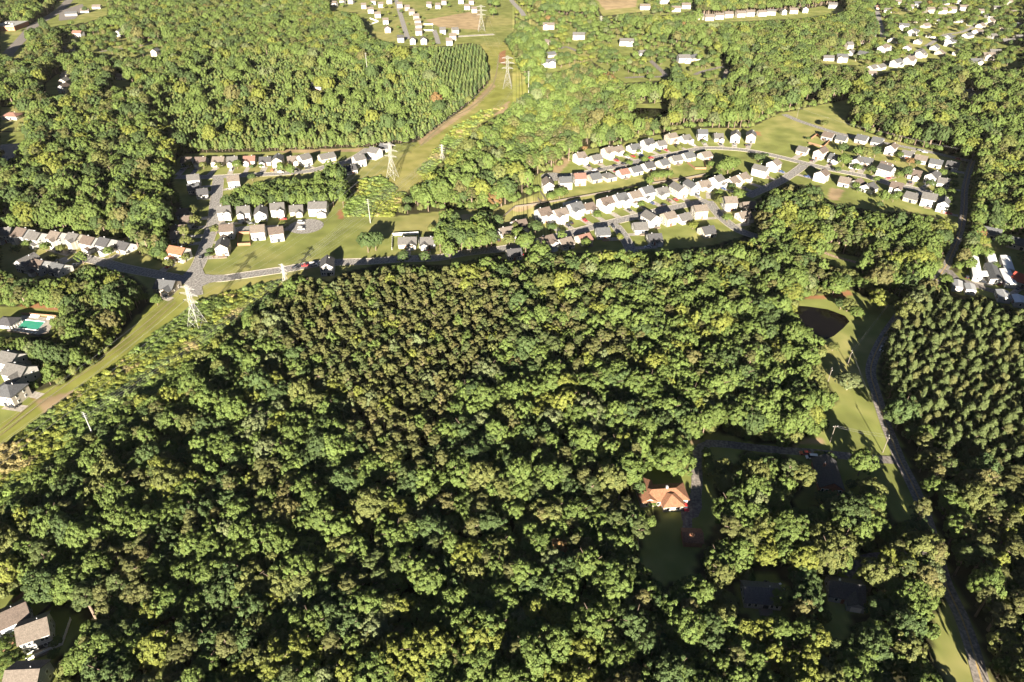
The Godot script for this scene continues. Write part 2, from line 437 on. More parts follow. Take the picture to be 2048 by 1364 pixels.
func ribbon(line: PackedVector3Array, off0: float, off1: float, y := 0.0, from := 0, to := -1) -> ArrayMesh:
	var st := begin()
	if to < 0: to = line.size() - 1
	for i in range(from, to):
		var s0 := side_of(line, i)
		var s1 := side_of(line, i + 1)
		var up := Vector3(0, y, 0)
		quad(st, line[i] + s0 * off0 + up, line[i + 1] + s1 * off0 + up, line[i + 1] + s1 * off1 + up, line[i] + s0 * off1 + up)
	return done(st)

func kerb_run(line: PackedVector3Array, off: float, from: int, to: int) -> ArrayMesh:
	# a low concrete kerb: inner face, top, outer face
	var st := begin()
	var w := 0.45 * signf(off)
	for i in range(from, to):
		var s0 := side_of(line, i)
		var s1 := side_of(line, i + 1)
		var a := line[i] + s0 * off
		var b := line[i + 1] + s1 * off
		var a2 := line[i] + s0 * (off + w)
		var b2 := line[i + 1] + s1 * (off + w)
		var up := Vector3(0, 0.13, 0)
		quad(st, a, b, b + up, a + up)
		quad(st, a + up, b + up, b2 + up, a2 + up)
		quad(st, a2 + up, b2 + up, b2 - up, a2 - up)
	return done(st)

func road(called: String, label: String, width: float, kerb: int, line: int, list: Array) -> void:
	roads.append({"called": called, "label": label, "w": width, "kerb": kerb, "line": line, "pts": smooth_line(list, 0.03 + 0.012 * roads.size())})

func near_road(p: Vector3, skip: int) -> bool:
	for k in roads.size():
		if k == skip: continue
		var r = roads[k]
		var reach: float = r.w / 2 + 0.6
		for q in r.pts:
			if absf(q.x - p.x) < reach and absf(q.z - p.z) < reach and Vector2(q.x - p.x, q.z - p.z).length() < reach: return true
	return false

func street_plan() -> void:
	road("street", "grey residential street running up from the four way junction between white houses", 7.5, 1, 0, [-224.9, -520.7, -222.8, -514.7, -209.3, -470.1, -199.6, -437.4, -193.4, -408.0, -188.3, -381.5, -186.5, -365.6, -182.8, -356.0, -176.0, -341.3])
	road("street", "upper residential street below the young pines", 7.0, 1, 0, [-257.4, -521.2, -228.4, -521.1, -210.7, -524.4, -192.6, -526.5, -178.0, -528.5, -156.8, -534.8, -144.1, -547.1, -133.8, -554.2, -126.8, -568.1, -120.5, -586.5])
	road("street", "long curving residential street from the junction to the eastern houses", 7.5, 1, 0, [-267.6, -389.6, -248.9, -382.4, -232.0, -374.6, -205.6, -365.5, -191.8, -360.8, -183.9, -358.9, -172.1, -361.3, -168.0, -361.3, -149.8, -367.3, -131.5, -373.5, -117.7, -379.2, -100.7, -381.7, -86.7, -382.4, -66.6, -385.6, -46.0, -387.0, -33.2, -392.3, -19.2, -396.4, -4.7, -399.8, 15.2, -408.9, 30.7, -418.4, 46.6, -427.4, 66.3, -438.4, 85.5, -448.9, 107.4, -460.7, 130.2, -471.2, 139.9, -474.7])
	road("street", "upper cul-de-sac street between two rows of white houses", 7.0, 1, 0, [31.1, -523.3, 47.8, -525.4, 67.8, -536.1, 88.4, -547.2, 109.7, -561.0, 136.2, -574.1, 159.2, -586.5, 178.2, -586.5, 196.6, -581.5, 212.9, -570.5, 227.6, -557.5, 237.3, -548.3, 251.5, -536.1, 267.9, -525.4, 274.2, -519.1, 283.7, -506.9, 296.7, -498.1, 305.5, -489.5])
	road("street", "short street joining the two residential streets at the oak clump", 7.0, 1, 0, [232.6, -547.2, 218.4, -529.6, 200.3, -509.9, 180.5, -492.3, 169.9, -482.9])
	road("street", "side street dropping from the long street under shade", 6.5, 1, 0, [139.9, -474.7, 141.0, -455.6, 143.6, -440.0, 149.1, -425.2, 158.0, -416.2])
	road("street", "side street dropping into the shade above the woods", 6.5, 1, 0, [66.2, -437.6, 68.6, -432.8, 71.4, -420.6, 73.5, -403.3, 74.7, -393.6])
	road("street", "narrow street behind the eastern row of houses", 6.5, 0, 0, [260.0, -683.7, 267.4, -663.1, 277.8, -645.0, 288.1, -627.8, 296.0, -620.8, 315.9, -603.2, 330.8, -591.6, 347.4, -577.8, 360.1, -564.5, 368.8, -556.3])
	road("highway", "two lane road with yellow centre line curving past the pine plantation", 4.6, 0, 1, [439.0, -643.6, 401.2, -595.4, 371.7, -556.3, 351.6, -525.4, 332.4, -494.2, 317.1, -465.9, 304.9, -444.8, 293.4, -425.9, 282.3, -408.9, 271.9, -394.3, 259.2, -376.6, 238.5, -352.5, 219.1, -335.3, 198.7, -312.4, 182.5, -291.6, 170.3, -271.9, 165.4, -254.3, 161.1, -236.1, 158.6, -222.6, 156.6, -212.1, 155.7, -203.6, 154.9, -195.2, 152.7, -182.0, 148.0, -163.7, 144.8, -150.9, 143.6, -139.3, 141.4, -128.7, 138.2, -117.2, 135.1, -105.9, 131.7, -93.9])
	road("lane", "lane through the trailer park", 5.5, 0, 0, [257.3, -371.6, 256.9, -358.9, 261.9, -356.0, 267.3, -349.6, 273.2, -344.6, 279.9, -336.9, 286.3, -329.5])
	road("lane", "narrow lane crossing the grass to the grey roofed house", 4.5, 0, 0, [155.0, -210.4, 148.6, -210.9, 140.8, -212.1, 131.4, -213.6, 122.4, -215.0, 113.7, -215.9, 102.0, -217.4, 89.5, -219.8, 80.5, -220.5])
	road("driveway", "curved asphalt driveway leading down to the orange roofed house", 4.2, 0, 0, [89.5, -219.8, 82.2, -220.5, 78.2, -218.3, 75.4, -214.2, 73.6, -207.8, 73.1, -203.6, 71.6, -196.8, 70.1, -191.5, 68.0, -187.0])
	road("lane", "shaded gravel lane below the dark pines", 4.5, 0, 0, [148.4, -163.7, 134.9, -162.8, 125.1, -161.8, 117.4, -159.9, 112.5, -154.9])
	road("highway", "wide road at the upper left beside the brown building", 14.0, 0, 0, [-601.3, -871.0, -637.7, -953.1, -668.2, -1033.0, -703.6, -1125.6, -718.8, -1190.3, -740.6, -1271.5, -775.0, -1363.3, -824.3, -1480.4])
	road("street", "street through the far white housing estate", 7.0, 0, 0, [-202.9, -1363.3, -165.7, -1161.2, -149.6, -1074.0, -141.8, -1033.0])
	road("street", "second short street of the far housing estate", 6.5, 0, 0, [-112.1, -1095.6, -104.1, -1046.4, -97.5, -1000.9])
	road("street", "straight street ending at the far power line corridor", 7.0, 1, 0, [-82.1, -1046.4, -60.3, -1053.2, -25.2, -1063.5])
	road("street", "far road at the top edge beside the corridor", 8.0, 0, 0, [-5.4, -1419.7, 0.9, -1341.9, 13.8, -1257.3, 18.8, -1207.5])
	road("lane", "far lane by the white house at the corridor", 5.5, 0, 0, [62.0, -970.5, 70.5, -982.5, 83.4, -955.9])
	road("lane", "far lane among trees above the small pond", 6.0, 0, 0, [126.3, -822.0, 145.9, -826.5, 172.0, -831.0, 170.5, -875.9, 167.8, -906.4])
	road("lane", "far lane beside the twin white houses", 5.5, 0, 0, [207.4, -835.5, 217.8, -849.4, 244.3, -871.0, 250.8, -873.4])
	road("street", "street at the top right among yard trees", 7.0, 0, 0, [614.5, -1310.9, 570.8, -1198.9, 538.2, -1114.2, 510.3, -1043.0])
	road("street", "street along the far eastern houses", 6.0, 0, 0, [443.5, -883.4, 481.5, -914.4, 554.4, -1000.9, 604.2, -1060.0, 639.7, -1081.1, 697.4, -1141.2])
	road("lane", "far dirt lane below the eastern houses", 5.5, 0, 0, [460.2, -759.9, 481.6, -765.7, 487.8, -748.4, 490.2, -721.0])
	road("lane", "far lane past the north-western houses", 5.5, 0, 0, [-523.4, -953.1, -506.0, -970.5, -488.0, -988.6, -474.1, -1010.3])
	road("path", "pale sandy track in the trees above the pond", 3.0, 0, 0, [192.6, -393.6, 196.7, -388.3, 201.9, -384.3, 207.6, -380.4])
	road("track", "worn wheel track along the mown corridor, western line", 0.7, 0, 0, [-221.5, -215.0, -217.1, -228.3, -213.8, -245.0, -209.3, -259.5, -202.8, -276.7, -196.2, -293.8, -190.7, -316.3, -187.0, -336.9])
	road("track", "worn wheel track along the mown corridor, eastern line", 0.7, 0, 0, [-219.6, -212.1, -214.7, -226.4, -210.9, -242.2, -206.5, -256.8, -199.8, -273.9, -193.3, -291.2, -187.6, -313.4, -184.1, -334.2])
	road("track", "worn track up the far corridor", 1.6, 0, 0, [-77.3, -592.8, -68.2, -633.4, -56.1, -672.5, -38.9, -708.7, -23.3, -771.7, -18.1, -835.5, -16.3, -936.1])
	for k in roads.size():
		var r = roads[k]
		var pts: PackedVector3Array = r.pts
		var m: Material = M.sand if r.called == "path" else M.drive if r.called == "driveway" or r.called == "highway" and r.w < 6 else M.dry_grass if r.called == "track" else M.old_asphalt if r.called == "highway" or r.called == "lane" else M.asphalt
		var o := piece(r.called, ribbon(pts, -r.w / 2, r.w / 2), m, self)
		tag(o, r.label, "", "", "structure")
		for i in range(0, pts.size() - 1):
			var s0: Vector3 = side_of(pts, i) * (r.w / 2 + 0.8)
			var s1: Vector3 = side_of(pts, i + 1) * (r.w / 2 + 0.8)
			var q := PackedVector2Array()
			for v in [pts[i] + s0, pts[i + 1] + s1, pts[i + 1] - s1, pts[i] - s0]: q.append(Vector2(v.x, v.z))
			var shady: bool = r.called == "highway" and (pts[i].z > -205 and pts[i].z < -132 or pts[i].z < -560 or pts[i].z > -362 and pts[i].z < -296) or r.called == "lane" and pts[i].z > -200 and pts[i].x > 60
			if r.called == "track": continue
			mark(open_img, q, 120 if shady else 253)
			mark(tone_img, q, 1, 2.0)
		if r.line:
			piece("centre_line", ribbon(pts, -0.22, -0.08, 0.006), M.line, o)
			piece("centre_line", ribbon(pts, 0.08, 0.22, 0.006), M.line, o)
		if r.kerb:
			for s in [-1.0, 1.0]:
				var start := -1
				for i in pts.size():
					var clear: bool = not near_road(pts[i] + side_of(pts, i) * s * r.w / 2, k)
					if clear and start < 0: start = i
					if start >= 0 and (not clear or i == pts.size() - 1):
						var stop: int = i if clear else i - 1
						if stop > start + 1: piece("kerb", kerb_run(pts, s * r.w / 2, start, stop), M.kerb, o)
						start = -1
	# the flared asphalt of the four way junction, the turning circles
	paved("pavement", "grey asphalt of the flared four way junction", M.asphalt, 0.20, [-197.6, -363.7, -192.1, -364.3, -191.6, -371.6, -189.2, -384.3, -184.5, -374.7, -179.6, -366.1, -172.7, -364.9, -167.5, -364.9, -165.3, -358.3, -173.1, -356.0, -175.9, -351.9, -173.9, -342.4, -177.8, -342.4, -183.4, -351.3, -189.7, -356.0, -195.5, -358.3])
	paved("pavement", "round turning circle of the upper cul-de-sac street", M.asphalt, 0.21, [40.0, -521.2, 39.6, -518.4, 38.3, -515.9, 36.3, -513.9, 33.8, -512.6, 31.0, -512.2, 28.2, -512.6, 25.7, -513.9, 23.7, -515.9, 22.5, -518.4, 22.0, -521.2, 22.5, -524.0, 23.7, -526.5, 25.7, -528.5, 28.2, -529.8, 31.0, -530.2, 33.8, -529.8, 36.3, -528.5, 38.3, -526.5, 39.6, -524.0])
	paved("pavement", "round turning circle beside the big lawn", M.asphalt, 0.22, [-124.9, -432.1, -125.4, -428.5, -127.1, -425.3, -129.6, -422.8, -132.8, -421.1, -136.4, -420.6, -139.9, -421.1, -143.1, -422.8, -145.7, -425.3, -147.3, -428.5, -147.9, -432.1, -147.3, -435.6, -145.7, -438.8, -143.1, -441.4, -139.9, -443.0, -136.4, -443.6, -132.8, -443.0, -129.6, -441.4, -127.1, -438.8, -125.4, -435.6])
	paved("street_end", "short approach to the turning circle between the small yards", M.asphalt, 0.19, [-178.4, -432.1, -141.1, -435.2, -138.8, -425.9, -175.8, -423.6, -194.3, -420.6, -196.4, -426.7])
	paved("parking_lot", "grey car park at the upper left beyond the tall conifers", M.old_asphalt, 0.20, [-733.9, -1252.6, -730.2, -1321.1, -701.2, -1271.5, -671.9, -1181.9, -687.7, -1165.3])
	paved("parking_lot", "pale concrete yard of the trailer park", M.concrete, 0.05, [264.6, -358.3, 272.2, -368.5, 277.6, -366.7, 278.2, -358.3, 273.5, -352.5, 264.1, -353.6])
	paved("parking_lot", "parking pad below the orange roofed house", M.old_asphalt, 0.20, [62.9, -186.0, 66.4, -186.5, 65.1, -179.1, 62.2, -178.7])
	paved("parking_lot", "shaded asphalt apron before the brick shed", M.old_asphalt, 0.21, [66.9, -189.0, 72.3, -192.8, 71.0, -185.2, 68.5, -180.6, 66.1, -179.6, 64.8, -173.5, 61.2, -173.5, 62.7, -179.1])

func paved(called: String, label: String, m: Material, y: float, list: Array) -> MeshInstance3D:
	var p := flat(list)
	var ids := Geometry2D.triangulate_polygon(p)
	var st := begin()
	for i in range(0, ids.size(), 3):
		var a := p[ids[i]]
		var b := p[ids[i + 1]]
		var c := p[ids[i + 2]]
		if (b - a).cross(c - a) < 0:
			var t := b
			b = c
			c = t
		tri(st, Vector3(a.x, y, a.y), Vector3(b.x, y, b.y), Vector3(c.x, y, c.y))
	mark(open_img, p, 255)
	mark(tone_img, p, 1, 2.0)
	var o := piece(called, done(st), m, self)
	tag(o, label, "", "", "structure")
	return o

# ------------------------------------------------------------------ houses
func gabled_walls(w: float, d: float, h: float, rise: float, along_x: bool) -> ArrayMesh:
	var st := begin()
	var x := w / 2
	var z := d / 2
	var a := [Vector3(-x, 0, z), Vector3(x, 0, z), Vector3(x, 0, -z), Vector3(-x, 0, -z)]
	var up := Vector3(0, h, 0)
	for i in 4: quad(st, a[i], a[i] + up, a[(i + 1) % 4] + up, a[(i + 1) % 4])
	if rise > 0:
		if along_x:
			tri(st, a[1] + up, Vector3(x, h + rise, 0), a[2] + up)
			tri(st, a[3] + up, Vector3(-x, h + rise, 0), a[0] + up)
		else:
			tri(st, a[0] + up, Vector3(0, h + rise, z), a[1] + up)
			tri(st, a[2] + up, Vector3(0, h + rise, -z), a[3] + up)
	return done(st)

func slab(st: SurfaceTool, a: Vector3, b: Vector3, c: Vector3, d: Vector3, t := 0.16) -> void:
	# a roof slope with thickness: a b the eave, c d the ridge
	var dn := Vector3(0, -t, 0)
	quad(st, a, d, c, b)
	quad(st, a + dn, b + dn, c + dn, d + dn)
	quad(st, a, b, b + dn, a + dn)
	quad(st, b, c, c + dn, b + dn)
	quad(st, c, d, d + dn, c + dn)
	quad(st, d, a, a + dn, d + dn)

func gabled_roof(w: float, d: float, h: float, rise: float, along_x: bool, over := 0.45) -> ArrayMesh:
	var st := begin()
	var half := (d if along_x else w) / 2
	var drop := rise / half * over
	var l := (w if along_x else d) / 2 + over
	var e := half + over
	for s in [-1.0, 1.0]:
		if along_x: slab(st, Vector3(-l * s, h - drop + 0.14, e * s), Vector3(l * s, h - drop + 0.14, e * s), Vector3(l * s, h + rise + 0.14, 0), Vector3(-l * s, h + rise + 0.14, 0))
		else: slab(st, Vector3(e * s, h - drop + 0.14, l * s), Vector3(e * s, h - drop + 0.14, -l * s), Vector3(0, h + rise + 0.14, -l * s), Vector3(0, h + rise + 0.14, l * s))
	return done(st)

func hip_roof(w: float, d: float, h: float, rise: float, over := 0.5) -> ArrayMesh:
	var st := begin()
	var x := w / 2 + over
	var z := d / 2 + over
	var y := h + 0.05
	var r0 := Vector3(-maxf(x - z, 0), h + rise, 0)
	var r1 := Vector3(maxf(x - z, 0), h + rise, 0)
	if z > x:
		r0 = Vector3(0, h + rise, -(z - x))
		r1 = Vector3(0, h + rise, z - x)
	var a := Vector3(-x, y, z)
	var b := Vector3(x, y, z)
	var c := Vector3(x, y, -z)
	var e := Vector3(-x, y, -z)
	if z > x:
		quad(st, a, e, r0, r1)
		quad(st, c, b, r1, r0)
		tri(st, b, a, r1)
		tri(st, e, c, r0)
	else:
		quad(st, b, a, r0, r1)
		quad(st, e, c, r1, r0)
		tri(st, a, e, r0)
		tri(st, c, b, r1)
	var dn := Vector3(0, -0.2, 0)
	var p := [a, b, c, e]
	for i in 4: quad(st, p[i], p[(i + 1) % 4], p[(i + 1) % 4] + dn, p[i] + dn)
	quad(st, a + dn, b + dn, c + dn, e + dn)
	return done(st)

func window(o: Node3D, at: Vector3, turn := 0.0, fine := true) -> void:
	var f := piece("window", win_frame if fine else win_pane, M.trim if fine else M.glass, o, at)
	f.rotation.y = turn
	if fine: piece("pane", win_pane, M.glass, f, Vector3(0, 0, 0.035))

func cut(o: Node3D, called: String, size: Vector3, m: Material, at: Vector3) -> MeshInstance3D:
	var b := BoxMesh.new()
	b.size = size
	return piece(called, b, m, o, at)

func footprint(at: Vector3, yaw: float, w: float, d: float, margin: float) -> void:
	var q := PackedVector2Array()
	var t := Transform3D(Basis(Vector3.UP, yaw), at)
	for c in [Vector2(-1, -1), Vector2(1, -1), Vector2(1, 1), Vector2(-1, 1)]:
		var v := t * Vector3(c.x * (w / 2 + margin), 0, c.y * (d / 2 + margin))
		q.append(Vector2(v.x, v.z))
	mark(open_img, q, 254)
	mark(tone_img, q, 1, 2.0)

func house(at: Vector3, yaw: float, w: float, d: float, kind: String, roof: String, wall: String, label: String, group: String) -> Node3D:
	var o := base("house", at, yaw)
	tag(o, label, "house", group)
	var two := kind == kind.to_upper()
	var h := 5.7 if two else 3.1
	var far := at.z < -760
	var wm: Material = M["wall_" + wall]
	var rm: Material = M["roof_" + roof]
	var front := kind.to_lower()
	footprint(at, yaw, w, d, 2.0)
	if front == "h":
		piece("wall", gabled_walls(w, d, h, 0, true), wm, o)
		piece("roof", hip_roof(w, d, h, minf(w, d) * 0.28), rm, o)
	elif front == "f":
		piece("wall", gabled_walls(w, d, h, w * 0.34, false), wm, o)
		piece("roof", gabled_roof(w, d, h, w * 0.34, false), rm, o)
	else:
		piece("wall", gabled_walls(w, d, h, d * 0.31, true), wm, o)
		piece("roof", gabled_roof(w, d, h, d * 0.31, true), rm, o)
	var z := d / 2
	var side := 1.0 if rng.randf() < 0.6 else -1.0
	if front == "g":
		var ww := w * 0.5
		var wd := 2.6
		var wx := side * (w / 2 - ww / 2 - 0.15)
		var wh := h - 0.05 if not two or rng.randf() < 0.6 else 3.0
		var wing := piece("wall", gabled_walls(ww, wd + d * 0.3, wh, ww * 0.28, false), wm, o, Vector3(wx, 0, z + wd / 2 - d * 0.15))
		wing.set_meta("label", "front gable over the garage")
		piece("roof", gabled_roof(ww, wd + d * 0.3, wh, ww * 0.28, false, 0.4), rm, o, Vector3(wx, 0.02, z + wd / 2 - d * 0.15))
		cut(o, "garage_door", Vector3(ww * 0.62, 2.2, 0.1), M.garage, Vector3(wx, 1.1, z + wd + 0.02))
		if two and not far and wh > 4: window(o, Vector3(wx, 4.0, z + wd + 0.02))
		cut(o, "door", Vector3(1.0, 2.1, 0.1), M.door, Vector3(-side * w * 0.1, 1.05, z + 0.02))
		window(o, Vector3(-side * w * 0.3, 1.6, z + 0.02), 0, not far)
		if two:
			window(o, Vector3(-side * w * 0.12, 4.1, z + 0.02), 0, not far)
			window(o, Vector3(-side * w * 0.36, 4.1, z + 0.02), 0, not far)
		if not far: cut(o, "chimney", Vector3(0.5, 1.0, 0.5), M.trim, Vector3(-side * w * 0.2, h + d * 0.27, -d * 0.12))
	else:
		cut(o, "door", Vector3(1.7 if not far else 1.0, 2.1, 0.1), M.glass if rng.randf() < 0.6 else M.door, Vector3(side * w * 0.08, 1.05, z + 0.02))
		var xs := [-0.36, 0.34] if far else [-0.37, -0.2, 0.24, 0.38]
		for f in xs:
			window(o, Vector3(f * w, 1.65, z + 0.02), 0, not far)
			if two: window(o, Vector3(f * w, 4.2, z + 0.02), 0, not far)
		if not far:
			var vent := CylinderMesh.new()
			vent.top_radius = 0.12
			vent.bottom_radius = 0.12
			vent.height = 0.8
			vent.radial_segments = 8
			piece("vent_pipe", vent, M.trim, o, Vector3(side * w * 0.2, h + d * 0.28, -d * 0.1))
			if rng.randf() < 0.35:
				cut(o, "deck", Vector3(4.2, 0.5, 2.6), M.wood, Vector3(side * w * 0.08, 0.25, z + 1.36))
	if not far:
		for s in [-1.0, 1.0]:
			for k in [-0.2, 0.22]:
				window(o, Vector3(s * (w / 2 + 0.02), 1.65, k * d), s * PI / 2)
				if two: window(o, Vector3(s * (w / 2 + 0.02), 4.2, k * d), s * PI / 2)
	return o

const ORDER := ["first", "second", "third", "fourth", "fifth", "sixth", "seventh", "eighth", "ninth", "tenth", "eleventh", "twelfth", "thirteenth", "fourteenth", "fifteenth", "sixteenth", "seventeenth", "eighteenth", "nineteenth", "twentieth"]

func ordinal(n: int) -> String:
	var m := n + 1
	if m <= 20: return ORDER[m - 1]
	if m % 10 == 0: return ["thirtieth", "fortieth", "fiftieth", "sixtieth", "seventieth"][m / 10 - 3]
	return ["twenty", "thirty", "forty", "fifty", "sixty", "seventy"][m / 10 - 2] + "-" + ORDER[m % 10 - 1]

func row_of(where: String, group: String, list: Array) -> void:
	for i in list.size():
		var a = list[i]
		var roof: String = a[6]
		var wall: String = a[7]
		var label := "%s house, %s roof, %s from left, %s" % [wall if wall != "pale" else "pale grey", roof, ordinal(i), where]
		house(Vector3(a[0], 0, a[1]), a[2], a[3], a[4], a[5], roof, wall, label, group)

func drive(a: Vector2, b: Vector2, w: float) -> void:
	var d := (b - a).normalized()
	var n := Vector2(-d.y, d.x) * w / 2
	var q := [a + n, b + n, b - n, a - n]
	var st := begin()
	var y := 0.018
	quad(st, Vector3(q[0].x, y, q[0].y), Vector3(q[3].x, y, q[3].y), Vector3(q[2].x, y, q[2].y), Vector3(q[1].x, y, q[1].y))
	tag(piece("driveway", done(st), M.concrete, self), "", "", "", "structure")

func drives(list: Array) -> void:
	for i in range(0, list.size(), 5): drive(Vector2(list[i], list[i + 1]), Vector2(list[i + 2], list[i + 3]), list[i + 4])

func trailer(at: Vector3, yaw: float, l: float, w: float, roof: String, label: String) -> void:
	var o := base("mobile_home", at, yaw)
	tag(o, label, "mobile home", "mobile homes of the trailer park")
	footprint(at, yaw, w, l, 1.5)
	piece("wall", gabled_walls(w, l, 3.0, w * 0.12, false), M.wall_white, o, Vector3(0, 0.0, 0))
	piece("roof", gabled_roof(w, l, 3.0, w * 0.12, false, 0.2), M["roof_slate"] if roof == "grey" else M.wall_pale if roof == "blue" else M.trim, o)
	cut(o, "skirting", Vector3(w + 0.1, 0.6, l + 0.1), M.wall_pale, Vector3(0, 0.3, 0))
	cut(o, "door", Vector3(0.1, 2.0, 1.0), M.door, Vector3(-w / 2 - 0.02, 1.6, l * 0.1))
	for s in [-1.0, 1.0]:
		for k in [-0.35, -0.15, 0.3]: window(o, Vector3(s * (w / 2 + 0.02), 1.9, k * l), s * PI / 2)
	window(o, Vector3(0, 1.9, l / 2 + 0.02))

func buildings() -> void:
	row_of("the row under young pines", "houses along the upper street", [[-258.3, -548.9, -0.00, 7.9, 9.3, "g", "brown", "white"], [-247.2, -548.9, -0.00, 8.4, 9.4, "g", "brown", "cream"], [-233.4, -549.9, -0.00, 9.0, 9.2, "g", "tan", "cream"], [-222.5, -549.9, 0.18, 7.8, 9.5, "g", "grey", "cream"], [-209.6, -551.9, 0.11, 8.7, 8.7, "g", "rust", "pale"], [-196.2, -549.7, 0.11, 8.8, 8.9, "g", "charcoal", "pale"], [-185.4, -546.3, 0.14, 7.6, 11.7, "F", "slate", "cream"], [-175.0, -551.5, 0.29, 8.1, 8.6, "g", "tan", "cream"], [-164.8, -548.3, 0.77, 8.2, 9.4, "S", "grey", "white"], [-149.5, -557.9, 0.60, 12.0, 9.4, "s", "grey", "cream"]])
	row_of("the corridor cluster", "houses along the upper street", [[-125.9, -530.4, 0.60, 8.9, 9.5, "s", "charcoal", "white"], [-121.2, -546.3, 0.60, 8.5, 8.7, "S", "grey", "white"], [-111.4, -564.1, -0.47, 8.4, 9.6, "S", "grey", "white"], [-105.9, -581.9, -0.33, 8.0, 8.7, "s", "slate", "cream"]])
	row_of("the shaded street corner", "houses along the left street", [[-232.2, -492.2, 0.30, 7.7, 9.7, "s", "slate", "cream"], [-236.3, -504.4, 0.30, 8.2, 9.1, "S", "grey", "white"], [-222.7, -482.9, 0.30, 7.7, 9.6, "s", "charcoal", "white"]])
	row_of("the east corner lot", "houses along the left street", [[-206.0, -502.3, 0.30, 8.0, 8.9, "S", "tan", "white"]])
	row_of("the turning circle row", "houses around the small cul-de-sac", [[-194.3, -446.5, 0.29, 8.4, 8.5, "G", "grey", "white"], [-180.6, -445.6, 0.21, 8.0, 9.5, "G", "grey", "white"], [-168.8, -443.9, 0.21, 7.7, 11.3, "F", "grey", "pale"], [-159.4, -451.2, 0.21, 8.8, 9.5, "G", "grey", "white"], [-147.5, -453.5, 0.18, 8.5, 9.3, "g", "grey", "cream"], [-132.2, -453.0, 0.05, 12.0, 9.6, "G", "grey", "white"]])
	row_of("the row backing the big lawn", "houses around the small cul-de-sac", [[-177.8, -394.4, 0.19, 7.4, 11.0, "F", "charcoal", "cream"], [-182.3, -416.8, 0.19, 8.1, 9.4, "G", "brown", "white"], [-162.2, -415.8, 0.19, 8.3, 9.5, "S", "tan", "white"], [-150.0, -413.2, 0.32, 8.5, 8.9, "S", "brown", "cream"]])
	row_of("the left street column", "houses along the left street", [[-201.3, -385.7, -0.33, 11.0, 8.5, "G", "orange", "white"], [-212.0, -411.8, 0.21, 8.1, 9.4, "g", "tan", "white"], [-215.5, -421.7, 0.21, 8.1, 9.0, "g", "brown", "white"], [-222.7, -448.2, 0.29, 8.7, 8.7, "g", "brown", "white"], [-215.5, -436.0, 0.21, 7.8, 9.3, "g", "brown", "pale"]])
	row_of("the western row below woods", "houses of the western row", [[-320.5, -412.0, -0.03, 7.9, 9.5, "G", "grey", "white"], [-309.1, -411.0, -0.37, 8.4, 9.9, "G", "brown", "pale"], [-298.0, -405.8, -0.37, 8.8, 9.2, "G", "grey", "white"], [-285.1, -406.0, -0.37, 7.7, 9.6, "G", "tan", "white"], [-273.0, -404.2, -0.37, 7.9, 8.7, "G", "grey", "cream"], [-260.9, -399.1, -0.37, 8.8, 9.4, "G", "brown", "white"], [-250.0, -396.6, -0.37, 8.1, 9.7, "G", "charcoal", "white"], [-239.1, -397.0, -0.43, 8.7, 9.0, "s", "charcoal", "white"]])
	row_of("the shaded western street side", "houses of the western row", [[-285.4, -373.0, -0.37, 7.9, 10.9, "F", "grey", "pale"], [-275.7, -368.9, -0.37, 7.8, 8.5, "G", "brown", "pale"], [-264.6, -368.3, -0.37, 8.9, 9.9, "s", "slate", "white"]])
	row_of("the junction corner lot", "houses along the left street", [[-193.8, -348.6, -0.18, 11.0, 9.6, "g", "slate", "beige"]])
	row_of("the western wood edge", "houses at the left edge", [[-348.8, -456.5, -0.11, 8.1, 8.6, "s", "brown", "pale"], [-354.6, -472.0, -0.15, 9.0, 8.9, "s", "charcoal", "white"]])
	row_of("the corridor west corner", "houses at the left edge", [[-236.8, -274.2, -0.30, 8.9, 9.5, "G", "grey", "white"], [-223.9, -249.8, -0.20, 11.0, 9.8, "H", "slate", "cream"], [-227.6, -264.3, -0.30, 11.0, 9.6, "G", "grey", "white"]])
	row_of("the cul-de-sac north row", "houses along the upper cul-de-sac street", [[54.2, -552.5, 0.49, 7.6, 9.3, "G", "tan", "white"], [67.1, -554.5, 0.49, 8.1, 8.9, "s", "grey", "cream"], [78.1, -565.7, 0.57, 8.1, 8.8, "G", "tan", "cream"], [87.0, -575.2, 0.57, 7.9, 8.9, "g", "tan", "white"], [101.2, -579.6, 0.46, 8.5, 9.8, "g", "slate", "white"], [113.5, -585.5, 0.46, 8.5, 9.3, "G", "charcoal", "white"], [125.1, -589.1, 0.46, 7.6, 8.6, "s", "grey", "white"], [136.2, -601.5, 0.49, 8.3, 8.5, "G", "tan", "beige"], [149.0, -604.2, 0.49, 8.0, 9.0, "g", "grey", "white"], [164.9, -611.6, -0.00, 8.0, 8.9, "G", "slate", "white"], [178.2, -608.0, -0.00, 7.6, 9.6, "g", "grey", "white"], [192.6, -606.1, -0.27, 7.7, 11.5, "F", "grey", "white"], [205.9, -606.0, -0.27, 7.8, 11.1, "F", "slate", "beige"]])
